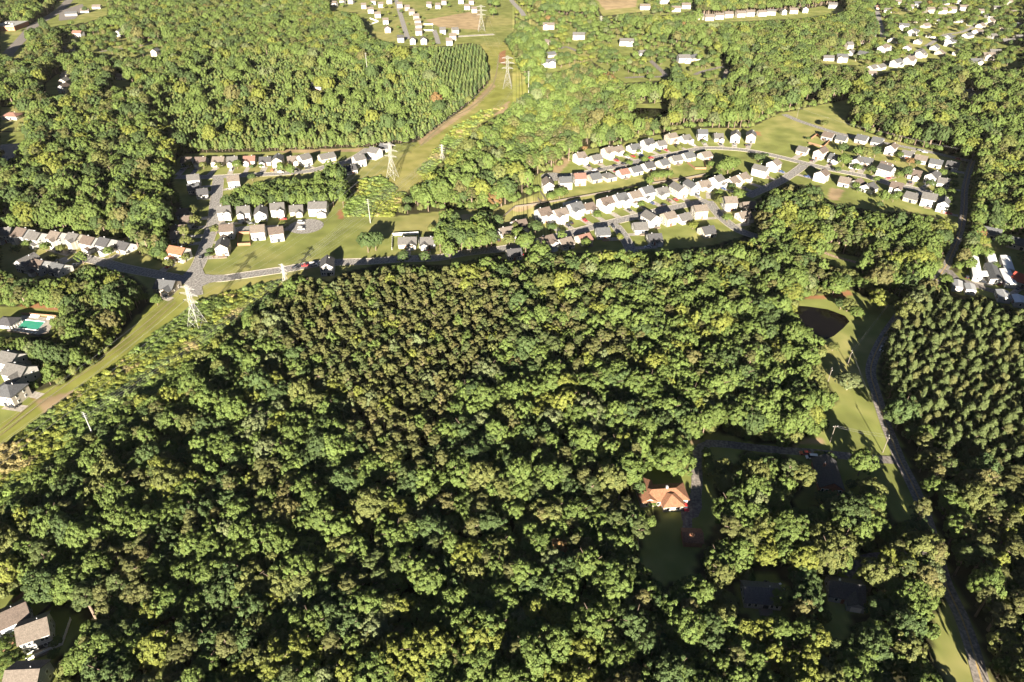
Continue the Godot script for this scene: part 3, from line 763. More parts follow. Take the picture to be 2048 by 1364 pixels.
	row_of("the cul-de-sac south row", "houses along the upper cul-de-sac street", [[26.2, -495.3, 0.13, 7.4, 11.7, "F", "tan", "white"], [39.2, -499.7, 0.13, 8.9, 9.1, "S", "slate", "cream"], [50.5, -507.3, 0.13, 8.2, 8.7, "S", "rust", "beige"], [62.0, -513.1, 0.49, 8.7, 9.5, "s", "slate", "beige"], [73.3, -516.2, 0.49, 8.7, 9.6, "h", "grey", "cream"], [85.0, -522.9, 0.49, 7.7, 8.6, "s", "rust", "white"], [95.2, -528.3, 0.49, 8.7, 9.0, "s", "slate", "white"], [106.2, -536.9, 0.57, 8.3, 9.5, "s", "charcoal", "white"], [119.0, -543.4, 0.57, 7.7, 9.7, "s", "slate", "cream"], [131.1, -553.3, 0.46, 8.4, 8.6, "s", "grey", "cream"], [142.1, -559.5, 0.46, 8.4, 9.7, "s", "slate", "white"], [156.6, -561.7, 0.49, 8.2, 9.6, "s", "tan", "cream"]])
	row_of("the long street north row", "houses along the long street", [[-3.7, -418.4, 0.43, 8.9, 9.3, "g", "tan", "white"], [4.7, -428.9, 0.43, 8.9, 9.8, "g", "brown", "white"], [20.9, -442.5, 0.52, 8.4, 9.9, "G", "brown", "pale"], [31.9, -442.0, 0.52, 8.9, 8.7, "G", "tan", "white"], [43.0, -451.4, 0.51, 8.6, 9.9, "G", "slate", "pale"], [52.4, -457.5, 0.51, 8.0, 8.8, "g", "brown", "pale"], [64.7, -461.1, 0.50, 8.8, 9.3, "G", "brown", "white"], [75.6, -467.9, 0.49, 8.4, 9.4, "G", "slate", "white"], [85.8, -471.6, 0.49, 8.0, 9.7, "G", "tan", "white"], [96.0, -480.4, 0.49, 8.1, 9.7, "G", "slate", "white"], [107.9, -485.6, 0.43, 8.6, 8.8, "g", "grey", "pale"], [120.0, -485.5, 0.43, 8.0, 11.8, "F", "grey", "cream"], [130.6, -491.1, 0.35, 7.5, 11.5, "F", "slate", "pale"], [141.1, -498.4, 0.35, 8.0, 9.8, "g", "tan", "white"], [151.5, -502.3, 0.72, 8.5, 8.6, "G", "grey", "white"], [164.0, -506.2, 0.72, 7.9, 8.6, "g", "tan", "white"], [173.6, -514.1, 0.73, 8.9, 8.6, "g", "tan", "cream"], [190.5, -524.0, 0.83, 7.0, 11.2, "F", "grey", "white"], [204.2, -535.8, 0.83, 8.3, 8.7, "S", "tan", "white"]])
	row_of("the long street south row", "houses along the long street", [[1.1, -387.9, 0.23, 8.5, 8.7, "s", "charcoal", "cream"], [21.3, -400.4, 0.55, 8.9, 9.1, "G", "brown", "white"], [33.0, -402.4, 0.55, 8.5, 9.5, "s", "tan", "white"], [45.2, -408.0, 0.52, 8.1, 9.3, "s", "rust", "cream"], [58.2, -417.3, 0.12, 8.1, 9.6, "s", "slate", "pale"], [83.4, -425.4, 0.12, 8.5, 9.6, "s", "grey", "white"], [91.8, -435.2, 0.50, 8.3, 10.7, "F", "grey", "white"], [90.0, -408.9, 0.12, 8.2, 9.0, "g", "charcoal", "white"], [103.7, -436.6, 0.49, 7.8, 8.6, "S", "tan", "beige"], [114.5, -440.0, 0.49, 8.4, 9.1, "s", "grey", "white"], [127.0, -448.2, 0.17, 8.8, 8.6, "S", "tan", "cream"], [125.7, -419.3, 0.35, 8.3, 9.8, "s", "charcoal", "cream"], [150.8, -462.1, 0.06, 8.2, 9.7, "S", "tan", "white"], [155.8, -443.4, 0.35, 7.8, 8.9, "g", "tan", "white"], [163.4, -459.8, 0.17, 8.9, 8.7, "s", "tan", "beige"]])
	row_of("the big lawn pair", "houses along the long street", [[-65.4, -404.0, 0.06, 11.0, 8.8, "g", "grey", "cream"], [-52.6, -404.0, 0.06, 9.0, 8.7, "g", "grey", "pale"]])
	row_of("the pine stand edge", "houses along the long street", [[-108.1, -369.6, 0.15, 7.4, 10.8, "F", "charcoal", "white"]])
	row_of("the lots beside the field", "houses of the eastern neighbourhood", [[240.2, -573.8, -0.73, 8.1, 8.9, "s", "grey", "cream"], [250.9, -564.0, -0.75, 7.6, 11.5, "F", "brown", "cream"], [274.7, -610.7, -0.72, 8.8, 9.2, "s", "brown", "pale"], [259.3, -555.1, -0.71, 7.8, 9.6, "g", "slate", "white"], [283.2, -602.6, -0.72, 8.2, 8.8, "s", "slate", "cream"], [300.8, -603.0, -0.72, 8.9, 9.9, "s", "slate", "white"], [311.5, -596.7, -0.66, 8.4, 9.9, "s", "slate", "white"]])
	row_of("the back street row", "houses of the eastern neighbourhood", [[312.9, -574.6, -0.66, 7.3, 10.6, "F", "brown", "white"], [322.1, -564.2, -0.69, 8.3, 8.5, "s", "grey", "white"], [327.6, -553.1, -0.58, 8.6, 8.7, "s", "tan", "pale"], [335.1, -544.1, -0.58, 8.7, 8.6, "s", "slate", "white"], [345.5, -538.8, -0.58, 8.6, 9.0, "s", "charcoal", "white"]])
	row_of("the eastern middle row", "houses of the eastern neighbourhood", [[271.4, -542.8, -0.58, 7.6, 10.7, "F", "grey", "white"], [281.6, -547.6, -0.58, 8.6, 9.1, "g", "slate", "cream"], [292.5, -537.0, -0.79, 8.2, 9.5, "g", "brown", "white"], [286.6, -524.3, 0.66, 7.7, 10.6, "F", "charcoal", "white"], [307.2, -520.0, -0.59, 8.3, 9.4, "g", "brown", "white"], [315.7, -510.9, -0.78, 7.8, 11.3, "F", "charcoal", "white"], [320.9, -503.9, -0.50, 8.2, 8.8, "s", "grey", "white"]])
	row_of("the eastern lower row", "houses of the eastern neighbourhood", [[233.6, -513.9, 0.83, 8.2, 8.8, "S", "brown", "white"], [248.0, -505.0, -0.58, 7.6, 9.6, "s", "tan", "white"], [255.5, -501.7, 0.66, 8.2, 9.1, "s", "brown", "white"], [260.9, -493.3, 0.66, 8.9, 9.8, "s", "charcoal", "white"], [278.5, -488.9, -0.59, 7.7, 9.2, "G", "brown", "white"], [284.3, -475.4, -0.78, 8.9, 9.4, "s", "grey", "beige"], [292.0, -468.3, -0.52, 8.9, 9.7, "S", "grey", "white"], [297.8, -459.5, -0.52, 7.1, 11.0, "F", "slate", "white"]])
	row_of("the far estate left block", "houses of the far white estate", [[-295.6, -1295.6, -0.16, 8.2, 9.4, "S", "tan", "white"], [-287.3, -1320.3, -0.16, 7.6, 8.8, "S", "tan", "white"], [-274.0, -1325.7, -0.12, 8.3, 9.3, "S", "tan", "white"], [-243.9, -1276.0, 0.19, 7.9, 9.2, "S", "tan", "cream"], [-225.6, -1234.6, 0.18, 8.9, 9.9, "S", "tan", "white"], [-234.7, -1315.6, 0.18, 8.1, 9.6, "S", "tan", "pale"], [-208.1, -1194.6, 0.18, 8.9, 8.6, "S", "tan", "white"], [-217.4, -1285.6, 0.18, 7.9, 9.1, "S", "tan", "cream"], [-188.0, -1141.7, 0.18, 8.1, 9.0, "S", "tan", "pale"], [-176.1, -1079.8, 0.18, 8.2, 11.8, "F", "tan", "cream"]])
	row_of("the far estate middle block", "houses of the far white estate", [[-209.1, -1325.7, 0.18, 8.8, 9.3, "S", "tan", "white"], [-186.0, -1285.6, 0.18, 8.1, 9.1, "S", "tan", "white"], [-149.3, -1015.0, 0.19, 8.2, 9.6, "S", "charcoal", "white"], [-170.1, -1256.9, 0.18, 8.0, 8.8, "S", "tan", "beige"], [-158.2, -1216.8, 0.18, 8.7, 9.9, "S", "tan", "beige"], [-131.8, -1003.5, 0.15, 7.1, 11.6, "F", "tan", "white"], [-146.7, -1177.8, 0.18, 8.8, 8.6, "S", "tan", "beige"], [-140.0, -1137.6, 0.18, 8.5, 8.6, "S", "tan", "white"], [-134.5, -1100.4, 0.18, 8.4, 9.7, "S", "tan", "white"], [-130.3, -1061.4, 0.19, 8.8, 9.8, "S", "tan", "cream"], [-117.3, -1003.7, 0.15, 7.8, 12.0, "F", "grey", "white"], [-137.0, -1286.1, -0.04, 7.7, 9.9, "S", "tan", "white"], [-121.2, -1276.1, -0.08, 8.1, 9.2, "S", "tan", "pale"], [-115.2, -1315.9, 0.08, 7.9, 10.0, "S", "tan", "pale"]])
	row_of("the far estate right block", "houses of the far white estate", [[-97.3, -1068.4, 0.16, 7.8, 10.0, "S", "grey", "white"], [-82.9, -996.5, 0.15, 7.9, 10.0, "S", "tan", "white"], [-80.5, -1027.8, 0.15, 8.8, 9.3, "S", "tan", "cream"], [-79.8, -1068.0, 0.30, 8.7, 9.4, "S", "grey", "cream"], [-86.6, -1325.8, -0.01, 8.7, 9.4, "S", "tan", "white"], [-72.7, -1266.2, -0.15, 8.8, 8.5, "S", "tan", "white"], [-69.0, -1315.1, 0.16, 7.9, 8.6, "S", "tan", "cream"], [-60.6, -1239.0, 0.13, 8.2, 9.5, "S", "tan", "white"]])
	row_of("the far corridor clearings", "far houses among the trees", [[46.3, -998.6, -0.62, 8.5, 9.6, "s", "tan", "beige"], [52.9, -1102.9, -0.06, 16.0, 9.4, "G", "tan", "cream"], [42.0, -875.5, 0.11, 17.0, 8.9, "G", "slate", "pale"], [47.4, -926.6, 0.45, 12.0, 9.2, "s", "slate", "cream"], [91.0, -1033.6, -0.12, 16.0, 9.3, "G", "grey", "cream"], [150.4, -992.8, -0.08, 18.0, 9.5, "G", "grey", "white"], [162.6, -935.2, 0.09, 8.1, 9.2, "s", "grey", "white"], [206.5, -898.4, 0.09, 14.0, 9.9, "G", "grey", "pale"], [219.7, -909.6, 0.68, 14.0, 9.6, "g", "slate", "cream"], [243.6, -819.2, -0.64, 14.0, 9.7, "G", "tan", "white"]])
	row_of("the top edge lots", "far houses among the trees", [[216.8, -1266.4, 0.04, 16.0, 8.8, "S", "tan", "white"], [259.5, -1325.3, 0.14, 16.0, 8.6, "S", "tan", "white"], [264.1, -1247.7, -0.03, 14.0, 8.6, "S", "tan", "white"], [286.1, -1276.3, -0.07, 14.0, 9.6, "S", "tan", "white"]])
	row_of("the long far row", "far row houses", [[287.5, -1178.4, 0.09, 13.0, 9.8, "S", "tan", "beige"], [299.6, -1170.3, 0.04, 13.0, 9.9, "S", "tan", "cream"], [317.4, -1182.2, 0.14, 13.0, 9.1, "S", "tan", "white"], [335.0, -1195.2, 0.16, 13.0, 9.9, "S", "tan", "cream"], [354.7, -1199.5, 0.16, 13.0, 10.0, "S", "tan", "cream"], [371.7, -1208.0, 0.20, 13.0, 9.9, "S", "tan", "white"], [390.6, -1207.4, 0.18, 13.0, 8.5, "S", "tan", "white"], [408.1, -1216.2, -0.19, 13.0, 8.7, "S", "grey", "cream"], [429.1, -1222.1, 0.01, 7.2, 11.6, "F", "grey", "white"], [447.1, -1229.5, -0.00, 13.0, 8.6, "S", "tan", "cream"], [479.8, -1305.6, 0.10, 13.0, 9.6, "S", "grey", "white"], [469.2, -1239.8, -0.14, 8.3, 11.2, "F", "tan", "white"], [502.1, -1320.7, -0.14, 13.0, 9.6, "S", "grey", "beige"], [528.5, -1280.8, -0.09, 14.0, 9.1, "S", "grey", "pale"]])
	row_of("the north central woods", "far houses among the trees", [[272.7, -1110.0, -0.14, 8.1, 9.0, "g", "grey", "cream"], [300.0, -1109.9, 0.20, 8.3, 8.8, "g", "grey", "white"], [315.1, -1005.8, -0.01, 8.0, 9.8, "s", "rust", "white"], [282.0, -878.0, 0.36, 8.6, 9.9, "s", "charcoal", "cream"], [311.6, -954.2, -0.20, 13.0, 8.7, "G", "grey", "cream"]])
	row_of("the far eastern street", "houses of the far eastern estate", [[384.5, -908.1, -0.14, 12.0, 8.5, "s", "grey", "white"], [397.8, -900.9, -0.20, 12.0, 10.0, "G", "slate", "cream"], [434.3, -972.0, 0.19, 8.1, 9.0, "S", "grey", "cream"], [423.6, -936.0, 0.68, 7.6, 8.8, "g", "grey", "white"], [430.1, -916.3, 0.68, 8.3, 11.8, "F", "slate", "pale"], [404.9, -830.9, -0.16, 8.4, 9.0, "s", "tan", "white"], [416.8, -857.8, 0.68, 12.0, 9.5, "s", "grey", "cream"], [427.6, -862.4, 0.68, 13.0, 9.1, "s", "grey", "white"], [471.0, -954.8, 0.87, 18.0, 9.0, "G", "tan", "white"], [479.1, -963.5, 0.87, 8.2, 9.4, "g", "grey", "pale"], [452.5, -876.4, 0.68, 14.0, 8.7, "G", "slate", "pale"], [562.7, -1098.5, -0.37, 13.0, 8.9, "G", "slate", "white"], [474.5, -889.1, 0.68, 15.0, 9.6, "G", "tan", "cream"], [556.3, -1057.8, 0.87, 13.0, 9.3, "G", "slate", "white"], [539.0, -1003.8, 0.87, 8.4, 8.9, "s", "grey", "white"], [503.9, -924.2, 0.87, 14.0, 8.6, "G", "grey", "cream"], [602.5, -1114.5, 0.54, 13.0, 9.5, "s", "tan", "cream"], [543.4, -967.6, 0.87, 12.0, 9.2, "s", "slate", "pale"], [585.7, -1018.3, 0.87, 13.0, 9.6, "G", "slate", "pale"], [573.4, -990.2, 0.87, 12.0, 9.3, "G", "slate", "white"], [626.5, -1043.6, 0.54, 14.0, 9.3, "s", "slate", "white"], [653.8, -1071.9, 0.81, 13.0, 8.9, "g", "tan", "white"], [683.2, -1115.5, 0.81, 14.0, 9.5, "g", "tan", "cream"], [736.8, -1190.6, 0.11, 7.7, 9.2, "s", "slate", "white"], [708.4, -1138.5, 0.81, 15.0, 9.7, "G", "tan", "cream"]])
	row_of("the far eastern back row", "houses of the far eastern estate", [[581.2, -1194.7, -0.37, 8.0, 9.3, "s", "grey", "pale"], [554.0, -890.6, -0.07, 13.0, 9.3, "g", "slate", "cream"], [579.8, -910.9, -0.01, 14.0, 8.8, "G", "tan", "cream"], [657.9, -1037.6, 0.17, 10.0, 9.4, "s", "grey", "white"], [604.9, -940.6, -0.07, 13.0, 9.4, "g", "grey", "white"], [659.2, -1005.4, -0.00, 16.0, 8.9, "s", "grey", "beige"], [691.1, -1030.9, 0.10, 16.0, 8.9, "s", "grey", "cream"]])
	row_of("the top right row", "houses of the far eastern estate", [[458.7, -996.2, -0.05, 8.5, 9.3, "s", "tan", "pale"], [495.4, -1043.8, -0.37, 8.2, 9.0, "s", "grey", "white"], [602.8, -1268.5, -0.37, 12.0, 8.8, "g", "rust", "cream"], [603.1, -1241.3, -0.37, 12.0, 9.9, "g", "grey", "cream"], [508.0, -1011.7, 0.87, 8.0, 8.9, "g", "grey", "white"], [650.2, -1310.0, -0.37, 8.9, 9.0, "S", "tan", "cream"], [646.3, -1261.6, -0.37, 12.0, 9.3, "S", "tan", "white"], [506.9, -964.6, 0.87, 7.8, 8.9, "s", "tan", "white"], [603.4, -1153.9, 0.18, 8.3, 9.6, "s", "grey", "beige"], [672.1, -1288.6, 0.01, 12.0, 9.6, "G", "slate", "white"], [629.6, -1176.2, 0.13, 8.5, 8.5, "g", "tan", "white"], [666.7, -1234.4, 0.19, 13.0, 9.5, "S", "tan", "cream"], [575.3, -1044.3, 0.87, 8.0, 9.2, "g", "grey", "white"], [634.4, -1144.4, 0.81, 8.0, 9.3, "s", "slate", "white"], [683.4, -1230.2, -0.11, 13.0, 9.9, "S", "tan", "white"], [534.5, -938.1, 0.87, 7.8, 9.6, "g", "tan", "beige"], [733.3, -1316.1, 0.20, 8.0, 10.7, "F", "grey", "white"], [703.2, -1238.9, -0.13, 13.0, 9.4, "S", "tan", "white"], [753.6, -1316.1, -0.12, 8.2, 10.6, "F", "tan", "white"], [556.0, -936.3, 0.87, 8.3, 9.1, "s", "slate", "white"], [670.4, -1154.0, 0.81, 8.2, 8.8, "g", "grey", "white"], [731.9, -1257.0, -0.09, 13.0, 8.7, "S", "tan", "white"], [675.3, -1128.8, 0.81, 8.0, 9.1, "s", "tan", "pale"], [737.4, -1216.8, -0.12, 7.7, 9.9, "S", "tan", "white"], [779.4, -1247.9, -0.10, 9.0, 9.0, "S", "grey", "cream"], [691.2, -1079.2, 0.81, 7.7, 9.8, "g", "tan", "cream"], [836.5, -1315.3, -0.19, 14.0, 9.0, "S", "tan", "beige"], [793.8, -1223.5, -0.02, 8.8, 9.1, "g", "tan", "cream"], [738.9, -1117.7, -0.02, 8.4, 9.3, "g", "slate", "cream"]])
	row_of("the woods below the estate", "far houses among the trees", [[453.6, -788.3, 0.27, 7.9, 9.4, "s", "grey", "beige"], [469.1, -751.2, 0.27, 12.0, 9.8, "s", "grey", "white"], [472.7, -738.0, 0.08, 12.0, 9.0, "s", "slate", "white"]])
	row_of("the north western lots", "far houses of the north-west", [[-469.2, -671.1, -0.07, 14.0, 9.8, "h", "rust", "white"], [-565.4, -959.0, 0.79, 12.0, 8.6, "s", "grey", "white"], [-691.7, -1211.9, 0.26, 17.0, 9.1, "s", "slate", "white"], [-596.9, -1046.4, -0.15, 13.0, 8.5, "G", "rust", "white"], [-683.9, -1238.9, 0.26, 12.0, 9.7, "s", "tan", "pale"], [-682.7, -1276.1, 0.07, 13.0, 9.3, "s", "tan", "white"], [-664.2, -1300.5, -0.16, 12.0, 9.3, "s", "rust", "cream"], [-542.4, -1051.9, -0.07, 7.4, 11.2, "F", "grey", "pale"], [-432.7, -817.7, -0.05, 12.0, 9.0, "s", "brown", "white"], [-421.0, -854.2, 0.08, 11.0, 9.7, "s", "brown", "beige"], [-531.2, -1122.8, 0.17, 13.0, 9.8, "s", "grey", "white"], [-443.2, -933.2, -0.09, 7.5, 10.7, "F", "slate", "cream"], [-568.5, -1291.0, -0.11, 13.0, 10.0, "s", "tan", "beige"], [-366.9, -858.6, 0.06, 11.0, 8.9, "s", "grey", "white"]])
	row_of("the dark wood trio", "far houses of the north-west", [[-468.5, -763.8, -0.02, 7.8, 11.8, "F", "brown", "pale"], [-481.2, -789.0, 0.01, 7.9, 10.6, "F", "grey", "cream"], [-493.3, -814.4, 0.02, 7.5, 10.9, "F", "grey", "cream"]])
	row_of("the young pines", "far houses of the north-west", [[-207.2, -776.6, -0.05, 11.0, 10.0, "s", "grey", "white"]])
	row_of("the trailer park", "houses beside the trailer park", [[307.9, -417.1, -0.58, 10.0, 9.3, "s", "slate", "white"], [317.5, -401.5, -0.58, 14.0, 9.1, "s", "slate", "cream"], [291.7, -353.9, -0.86, 12.0, 9.6, "s", "red", "white"]])
	trailer(Vector3(272.5, 0, -370.4), -0.42, 27.7, 4.5, "white", "long white mobile home at the western end of the trailer park")
	trailer(Vector3(287.7, 0, -380.5), -0.40, 13.9, 4.5, "white", "white mobile home half under a green tree")
	trailer(Vector3(279.2, 0, -363.8), -0.36, 20.6, 6.0, "grey", "mobile home with a dark roof beside the white carport")
	trailer(Vector3(293.8, 0, -375.2), -0.40, 18.4, 5.0, "white", "white mobile home right of the dark roofed one, farther half")
	trailer(Vector3(284.5, 0, -358.2), -0.34, 18.1, 5.5, "white", "white mobile home right of the dark roofed one, nearer half")
	trailer(Vector3(251.1, 0, -349.7), -0.45, 8.8, 5.0, "blue", "bluish shaded mobile home at the edge of the plantation, westernmost")
	trailer(Vector3(256.3, 0, -346.0), -0.36, 7.8, 5.0, "blue", "bluish shaded mobile home second along the plantation edge")
	trailer(Vector3(270.2, 0, -338.0), -0.33, 9.2, 6.0, "blue", "broad bluish mobile home against the plantation")
	trailer(Vector3(275.8, 0, -332.7), -0.35, 9.0, 5.5, "white", "white fronted mobile home easternmost along the plantation edge")
	drives([-258.3, -541.6, -257.6, -525.2, 4.9, -247.2, -541.6, -247.3, -525.2, 3.8, -233.4, -542.7, -233.4, -525.1, 4.2, -221.1, -542.7, -218.2, -527.1, 4.0, -208.8, -544.9, -207.0, -528.9, 3.5, -195.4, -542.7, -194.0, -530.3, 4.6, -184.5, -540.5, -183.3, -531.8, 4.9, -173.1, -544.9, -170.1, -535.1, 3.7, -161.5, -544.9, -157.0, -540.2, 4.1, -146.8, -554.0, -145.0, -551.4, 4.3, -128.6, -534.3, -137.4, -547.0, 4.8, -123.7, -549.9, -130.2, -552.7, 4.9, -113.6, -559.8, -123.9, -565.0, 4.4, -107.3, -577.8, -118.0, -581.4, 4.8, -230.8, -487.6, -220.0, -490.9, 4.8, -235.0, -500.0, -223.8, -503.4, 3.5, -221.3, -478.3, -216.6, -479.8, 4.3, -204.7, -498.1, -212.6, -495.7, 3.9, -192.3, -440.0, -195.6, -439.0, 5.0, -179.1, -438.4, -194.7, -435.0, 3.9, -176.8, -388.9, -185.1, -387.4, 5.0, -180.9, -409.7, -189.0, -408.1, 3.5, -203.5, -379.2, -206.5, -370.3, 4.9, -210.4, -404.7, -197.6, -407.4, 4.3, -214.0, -414.7, -199.8, -417.7, 4.8, -220.8, -441.6, -206.5, -445.8, 5.0, -214.0, -429.0, -202.6, -431.4, 4.7, -287.8, -399.1, -271.5, -391.4, 4.8, -275.5, -397.7, -270.6, -392.7, 4.9, -241.0, -393.0, -244.6, -385.1, 4.1, -283.5, -378.1, -271.1, -387.1, 4.1, -274.2, -372.8, -269.2, -385.6, 5.0, -262.8, -372.9, -259.3, -381.9, 3.5, -195.2, -341.3, -187.8, -337.3, 4.2, -224.9, -245.0, -215.0, -243.0, 4.3, -229.8, -257.2, -212.5, -251.8, 4.2, 57.6, -546.1, 62.2, -537.6, 4.9, 69.2, -550.6, 73.0, -543.5, 4.2, 81.9, -559.8, 87.4, -551.3, 4.8, 90.9, -569.3, 98.0, -558.2, 4.7, 104.5, -572.9, 108.5, -564.9, 4.6, 116.7, -579.0, 120.7, -570.9, 4.2, 127.0, -585.2, 131.4, -576.2, 3.5, 139.4, -595.4, 145.7, -583.8, 3.5, 152.3, -598.0, 156.8, -589.7, 4.0, 164.9, -604.6, 164.9, -590.5, 4.1, 178.2, -600.6, 178.2, -590.5, 4.3, 191.1, -600.6, 187.7, -588.0, 4.4, 204.4, -600.6, 198.1, -585.2, 4.1, 25.5, -501.1, 30.1, -519.4, 4.1, 38.6, -504.2, 36.6, -519.9, 4.7, 49.9, -511.6, 48.4, -521.4, 4.5, 59.8, -517.3, 55.6, -525.0, 3.9, 71.0, -520.4, 65.6, -530.4, 3.6, 83.0, -526.7, 77.6, -536.8, 4.5, 93.1, -532.3, 87.7, -542.3, 3.4, 103.6, -540.9, 98.4, -548.9, 4.3, 116.4, -547.5, 110.4, -556.7, 4.2, 129.2, -557.2, 125.6, -564.4, 3.5, 139.9, -563.9, 136.9, -570.0, 5.0, 154.3, -565.9, 148.7, -576.3, 3.8, -0.6, -411.8, 1.4, -407.3, 4.0, 7.8, -422.1, 12.3, -412.3, 4.1, 24.7, -436.0, 31.6, -423.8, 4.2, 35.3, -436.0, 39.6, -428.4, 4.2, 46.7, -444.8, 52.0, -435.3, 4.6, 55.8, -451.4, 61.7, -440.7, 4.2, 68.2, -454.7, 72.6, -446.6, 4.5, 79.0, -461.5, 83.8, -452.8, 4.8, 89.3, -465.0, 93.2, -457.8, 3.7, 99.5, -473.8, 104.8, -464.1, 4.1, 110.8, -479.3, 115.5, -469.1, 4.7, 122.5, -480.2, 125.5, -473.6, 4.7, 132.6, -485.7, 135.6, -477.7, 3.5, 143.7, -491.4, 140.8, -478.9, 3.6, 156.1, -497.1, 167.1, -485.8, 3.7, 168.6, -501.0, 175.5, -493.2, 3.6, 178.2, -508.9, 184.8, -501.5, 4.3, 194.7, -520.2, 199.9, -515.4, 4.4, 207.4, -532.9, 212.0, -528.6, 3.6, 0.1, -392.1, -2.4, -396.2, 4.9, 18.9, -404.3, 18.1, -405.7, 4.6, 30.5, -406.5, 27.5, -411.5, 3.6, 42.9, -412.1, 39.3, -418.4, 3.6, 58.8, -412.5, 68.4, -413.7, 4.6, 84.0, -420.6, 75.3, -419.5, 3.7, 89.3, -439.9, 86.7, -444.7, 4.4, 90.9, -401.9, 77.7, -400.3, 4.1, 101.7, -440.4, 96.5, -450.0, 3.7, 112.3, -444.0, 106.3, -455.2, 3.8, 127.8, -444.0, 138.8, -445.9, 3.8, 151.1, -457.3, 144.7, -456.9, 4.0, 158.2, -436.8, 149.9, -433.7, 4.5, -64.9, -397.0, -64.5, -390.0, 4.5, -52.2, -397.0, -51.8, -390.8, 3.6, 237.2, -570.5, 229.2, -561.4, 4.8, 247.0, -559.8, 239.5, -551.8, 4.5, 277.7, -614.1, 286.5, -624.1, 3.7, 254.5, -549.4, 249.2, -543.3, 4.2, 286.2, -605.9, 295.4, -616.3, 3.7, 316.2, -578.8, 325.6, -590.9, 4.4, 324.8, -567.5, 336.6, -581.8, 3.9, 343.0, -535.0, 351.1, -529.8, 4.9, 268.4, -538.3, 264.6, -532.4, 4.1, 277.7, -541.6, 269.5, -529.1, 4.5, 287.2, -531.8, 277.0, -521.9, 3.4, 289.9, -520.2, 282.8, -514.6, 4.0, 303.1, -514.0, 295.9, -503.4, 5.0, 311.8, -506.9, 302.7, -497.8, 3.7, 318.8, -500.0, 329.3, -494.3, 3.6, 230.3, -516.9, 220.5, -526.0, 4.0, 281.1, -492.7, 286.3, -500.3, 3.9, 287.6, -478.7, 299.0, -490.3, 3.9, 295.0, -454.7, 304.3, -449.4, 3.9, 305.3, -413.3, 293.5, -421.0, 4.3, 288.1, -350.8, 279.0, -342.9, 3.4])
	drives([])
	var ranch := base("house", Vector3(56.97, 0, -189.95), 0.087)
	tag(ranch, "sprawling single storey house with orange hipped roof in a forest clearing", "house")
	footprint(ranch.position, 0.087, 18, 9, 2.0)
	piece("wall", gabled_walls(17.0, 8.0, 2.9, 0, true), M.wall_cream, ranch)
	piece("roof", hip_roof(17.0, 8.0, 2.9, 2.2), M.roof_orange, ranch)
	piece("wall", gabled_walls(6.2, 10.2, 2.85, 1.5, false), M.wall_cream, ranch, Vector3(-6.2, 0, -1.2))
	piece("roof", gabled_roof(6.2, 10.2, 2.9, 1.6, false, 0.5), M.roof_orange, ranch, Vector3(-6.2, 0.02, -1.2))
	piece("wall", gabled_walls(7.4, 7.0, 2.85, 0, false), M.wall_cream, ranch, Vector3(2.2, 0, 3.4))
	piece("roof", hip_roof(7.4, 7.6, 2.92, 2.3), M.roof_orange, ranch, Vector3(2.2, 0.02, 3.2))
	cut(ranch, "chimney", Vector3(0.8, 1.5, 0.8), M.wall_pale, Vector3(1.2, 5.4, -0.2))
	for wx in [-7.2, -5.4, -2.6]: window(ranch, Vector3(wx, 1.5, 4.02))
	for wx in [0.2, 4.2]: window(ranch, Vector3(wx, 1.5, 6.92))
	window(ranch, Vector3(7.2, 1.5, 4.02))
	cut(ranch, "door", Vector3(1.0, 2.1, 0.1), M.door, Vector3(-1.9, 1.05, 4.02))

	var grey := house(Vector3(122.67, 0, -199.78), -0.16, 8.6, 15.6, "f", "charcoal", "brick", "brick house with dark shingle roof seen along its ridge, among shading trees", "")
	cut(grey, "chimney", Vector3(0.8, 1.6, 0.8), M.wall_brick, Vector3(-1.5, 5.6, -2))

	house(Vector3(81.15, 0, -145.69), -0.10, 11.5, 8.0, "s", "slate", "pale", "long dark roofed house in deep shade near the bottom of the woods", "")
	house(Vector3(109.08, 0, -147.50), -0.20, 10.5, 8.0, "g", "charcoal", "pale", "dark roofed house almost lost in shade at the end of the gravel lane", "")
	house(Vector3(-146.33, 0, -131.09), 0.48, 7.9, 8.5, "S", "tan", "white", "white two storey house with tan roof, middle one at the bottom left corner", "three houses in the bottom left corner")
	house(Vector3(-157.30, 0, -134.78), 0.63, 12.0, 8.0, "S", "brown", "blue", "blue grey house with brownish roof nearest the wooden fence, bottom left corner", "three houses in the bottom left corner")
	house(Vector3(-140.14, 0, -115.92), 0.05, 9.0, 8.5, "S", "tan", "pale", "two storey house with tan and dark roof cut by the bottom edge of the photo", "three houses in the bottom left corner")
	var shed := base("shed", Vector3(63.75, 0, -169.75), -0.05)
	tag(shed, "low brick garage with rust coloured roof at the end of the shaded apron", "shed")
	footprint(shed.position, 0, 7, 6, 1.0)
	piece("wall", gabled_walls(6.5, 6.0, 2.6, 1.3, true), M.wall_brick, shed)
	piece("roof", gabled_roof(6.5, 6.0, 2.6, 1.3, true), M.roof_orange, shed)
	cut(shed, "garage_door", Vector3(2.6, 2.1, 0.1), M.garage, Vector3(0, 1.05, -3.04))

	var hall := base("commercial_building", Vector3(-725.6, 0, -1108.3), 0.05)
	tag(hall, "large flat roofed building with pale grey roof and brick front at the upper left", "building")
	footprint(hall.position, 0.05, 34, 44, 3.0)
	piece("wall", gabled_walls(30.0, 40.0, 6.0, 0, true), M.wall_brick, hall)
	cut(hall, "roof", Vector3(30.6, 0.4, 40.6), M.roof_pale, Vector3(0, 6.2, 0))
	cut(hall, "parapet", Vector3(30.8, 0.8, 0.4), M.wall_cream, Vector3(0, 6.4, 20.3))
	for k in 6: window(hall, Vector3(-12.5 + k * 5.0, 2.0, 20.02))
